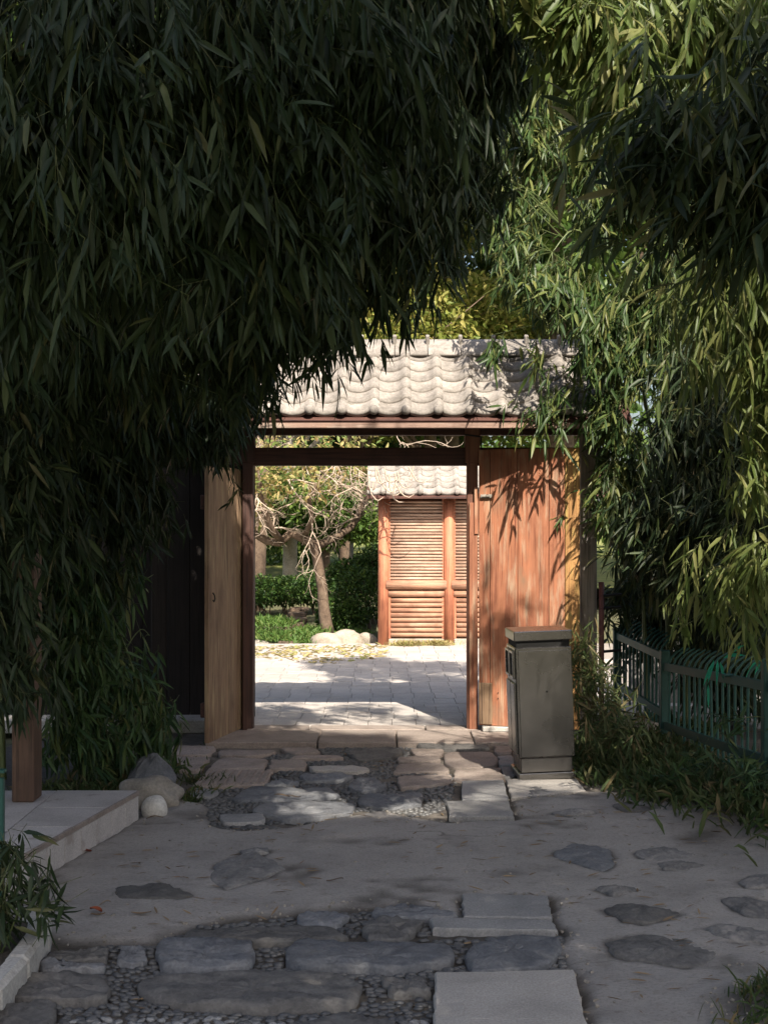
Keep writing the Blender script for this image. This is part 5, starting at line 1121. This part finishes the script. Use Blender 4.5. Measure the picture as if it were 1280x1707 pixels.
clump('unseen slender bamboo clump over the viewer, small leaves added to shade the path', (2.9, .8), [(1.9, 1.0, 8.2), (2.4, 1.0, 7.4), (1.4, .6, 7.8)], fine, 620, M['leaf'], 48, clear=GAPS, L=.12, k=7, br=.1)  # unseen small-leaved foliage added to shade the ground around the openings

# small bamboo at the lower left corner
rgp = np.random.default_rng(61); sp = thing('bamboo_shoot', 'small leafy bamboo plant in the bed at the lower left corner', 'plant', (-1.36, 5.0, .07))
for k, (x, y) in enumerate([(30, 1410), (75, 1460), (105, 1500), (15, 1450), (60, 1420), (0, 1400)]):
    b = Vector((-1.36 + .04 * rgp.normal(), 5.0 + .04 * rgp.normal(), .06)); e = W(x, y, 5.0); MB().tube([b, b.lerp(e, .5) + Vector((0, 0, .05)), e], [.004, .003, .002], 6).build('stem', M['culm'], sp, smooth=True)
add_foliage(sp, [LB(30, 1440, 5.0, .10, .08, .08), LB(80, 1480, 5.0, .07, .05, .06), LB(20, 1510, 5.0, .09, .06, .08), LB(90, 1525, 4.95, .07, .03, .05), LB(0, 1540, 4.95, .12, .05, .08), LB(-40, 1450, 5, .1, .12, .1)], 420, M['leaf'], rgp, singles=110, L=.095, ratio=.14, droop=.45, lean=(.2, -.1, 0))

# ground cover: grass and dwarf bamboo by the fence, tufts by stones
def tuft(name, label, cells, L, mat, seed, ratio=.10, cat='grass', group=None):
    rg = np.random.default_rng(seed); Ps = []
    for (x, y, rx, ry, n) in cells:
        q = rg.normal(size=(n, 2)) * .5; X = x + q[:, 0] * rx; Yy = y + q[:, 1] * ry
        Ps.append(np.stack([X, Yy, np.array([gz(a, b) if b < 10.6 else .0 for a, b in zip(X, Yy)]) - .01], 1))
    Vv, T = blades(np.concatenate(Ps), L, rg, ratio)
    return setp(link(name, leaf_mesh(name, Vv, mat, T), None), label, cat, kind='stuff')
tuft('ground_cover', 'dark grassy ground cover along the foot of the green fence', [(1.62, 8.1, .28, .55, 1500), (1.95, 7.6, .35, .6, 1500), (1.42, 8.75, .22, .35, 1000), (1.6, 9.5, .25, .5, 1100), (2.2, 6.9, .4, .5, 900), (1.85, 8.9, .3, .6, 1000), (1.34, 9.4, .12, .5, 700), (2.0, 10.4, .4, .6, 600)], .15, M['grass'], 71)
tuft('grass_tuft', 'dark grass on the earth mound at the lower right corner', [(1.25, 4.5, .16, .14, 260), (1.38, 4.6, .16, .14, 220), (1.18, 4.3, .2, .1, 160)], .09, M['grass'], 72, .07)
tuft('grass_tuft', 'small green grass tuft beside the tan boulder', [(-1.07, 8.0, .06, .12, 120), (-1.02, 8.25, .07, .1, 80), (-1.08, 8.6, .16, .10, 160)], .09, M['grass'], 73, .08)
tuft('grass_tuft', 'green grass under the low bushy bamboo behind the rocks', [(-1.5, 8.4, .2, .2, 500), (-1.75, 8.2, .25, .25, 500), (-1.55, 8.9, .3, .3, 500)], .13, M['grass'], 74, .09)
tuft('grass_tuft', 'thin weeds along the joint beside the left door leaf', [(-1.22, 9.9, .04, .25, 90), (-1.25, 9.4, .03, .2, 60)], .05, M['grass'], 75, .1)
wd_ = thing('dwarf_bamboo', 'tangled dwarf bamboo and weeds growing between the bin and the gate post', 'plant', (1.33, 9.5, 0))
add_foliage(wd_, [LB(985, 1130, 9.5, .12, .22, .2), LB(965, 1085, 9.7, .07, .14, .1), LB(1005, 1190, 9.2, .15, .14, .2), LB(1035, 1220, 8.8, .2, .1, .2)], 620, M['grass'], np.random.default_rng(76), singles=0, L=.11, ratio=.11, droop=.1)
wd2 = thing('dwarf_bamboo', 'low dwarf bamboo with broad leaves growing in front of the green fence', 'plant', (1.9, 7.4, .05))
add_foliage(wd2, [LB(1190, 1270, 7.7, .22, .05, .2), LB(1120, 1300, 7.9, .20, .04, .2), LB(1260, 1290, 7.4, .14, .07, .2), LB(1225, 1205, 7.6, .10, .05, .1)], 230, M['leaf_blue'], np.random.default_rng(77), singles=40, L=.10, ratio=.14, droop=.05)
tl = thing('teal_sprig', 'teal green drooping blades draped over the top rail of the fence', 'plant', tuple(W(1190, 1140, 8.4)))
pts_ = np.array([tuple(W(x, y, 8.45)) for x, y in [(1190, 1100), (1196, 1100), (1200, 1103), (1205, 1098), (1212, 1096), (1218, 1090), (1188, 1105), (1180, 1140), (1262, 1100), (1268, 1096)]])
Dv = norm(np.array([[-.4, -.2, -1], [-.1, -.2, -1], [.2, -.1, -.8], [.6, -.1, .4], [.7, -.1, .3], [.5, -.2, .6], [-.5, -.2, -.8], [.0, -.1, -1], [-.5, 0, -.6], [-.3, 0, -.8]]))
link('blades', leaf_mesh('blades', leaf_arrays(pts_ - np.array(ORG[tl]), Dv, np.tile([0, -1, .3], (10, 1)).astype(float), np.full(10, .12), np.full(10, .018), np.full(10, .3), rng), M['teal'], rng.random(10)), None, tl)

# fallen leaves on the path
fl = [(135, 1424, 'red_leaf', .10, 'curled red brown leaf lying at the foot of the platform edge'), (160, 1530, 'red_leaf', .055, 'small orange dry leaf on the bare cement at the lower left'), (163, 1536, 'dead_leaf', .06, 'dark dry leaf touching the small orange leaf on the cement'),
      (235, 1533, 'dead_leaf', .085, 'long thin grey brown leaf on the cement, left of the path centre'), (558, 1478, 'dead_leaf', .075, 'thin dark leaf lying in the middle of the bare cement'), (175, 1518, 'dead_leaf', .045, 'short pale dry leaf above the orange leaf on the cement'),
      (258, 1371, 'dead_leaf', .09, 'dry brown leaf beneath the small white stone'), (470, 1335, 'dead_leaf', .09, 'bent dry bamboo leaf on the blue grey flagstones'), (490, 1336, 'dead_leaf', .08, 'second dry bamboo leaf on the blue grey flagstones, to the right of the bent one')]
for i, (x, y, m_, L, lab) in enumerate(fl):
    gx, gy = G(x, y); n = 7; rr = random.Random(i); vs = []
    for k in range(n):
        u = k / (n - 1); wd = L * (.30 if m_ == 'red_leaf' else .15) * math.sin(math.pi * min(1, u * .96 + .03)) ** .8
        zc = .006 * math.sin(math.pi * u * 1.3 + i) + .004 * u + .004
        for s_ in (-1, 0, 1): vs.append(((u - .5) * L, s_ * wd + .01 * math.sin(u * 3), zc + (.007 if s_ and m_ == 'red_leaf' else .003 * abs(s_)) + .003))
    fs = [(k * 3 + j, k * 3 + j + 1, k * 3 + j + 4, k * 3 + j + 3) for k in range(n - 1) for j in (0, 1)]
    o = MB().add(vs, fs).build('fallen_leaf', M[m_], smooth=True); o.location = (gx, gy, gz(gx, gy) + (.024 if 380 < x < 500 else .002)); o.rotation_euler = (0, 0, rr.uniform(-.5, .5)); setp(o, lab, 'leaf', 'fallen leaves on the path')
rgl = np.random.default_rng(81); nL = 900
P = np.stack([rgl.uniform(-1.3, 1.6, nL), rgl.uniform(4.5, 10, nL), np.zeros(nL)], 1); P[:, 2] = [gz(a, b) + .006 for a, b in P[:, :2]]
P = P[fbm(P[:, 0], P[:, 1], 2, 7) > -.02]; D = norm(rgl.normal(size=(len(P), 3)) * np.array([1, .6, .05])); Ln = .03 + .05 * rgl.random(len(P))
setp(link('leaf_litter', leaf_mesh('leaf_litter', leaf_arrays(P, D, np.tile([0, 0, 1.0], (len(P), 1)) + rgl.normal(size=(len(P), 3)) * .25, Ln, Ln * .14, np.full(len(P), -.06), rgl), M['dead_leaf'], rgl.random(len(P))), None), 'thin dry bamboo leaf litter scattered over the path', 'leaf litter', kind='stuff')
print('TRIS', sum(len(o.data.polygons) * 2 for o in bpy.data.objects if o.type == 'MESH'), 'OBJS', len(bpy.data.objects))
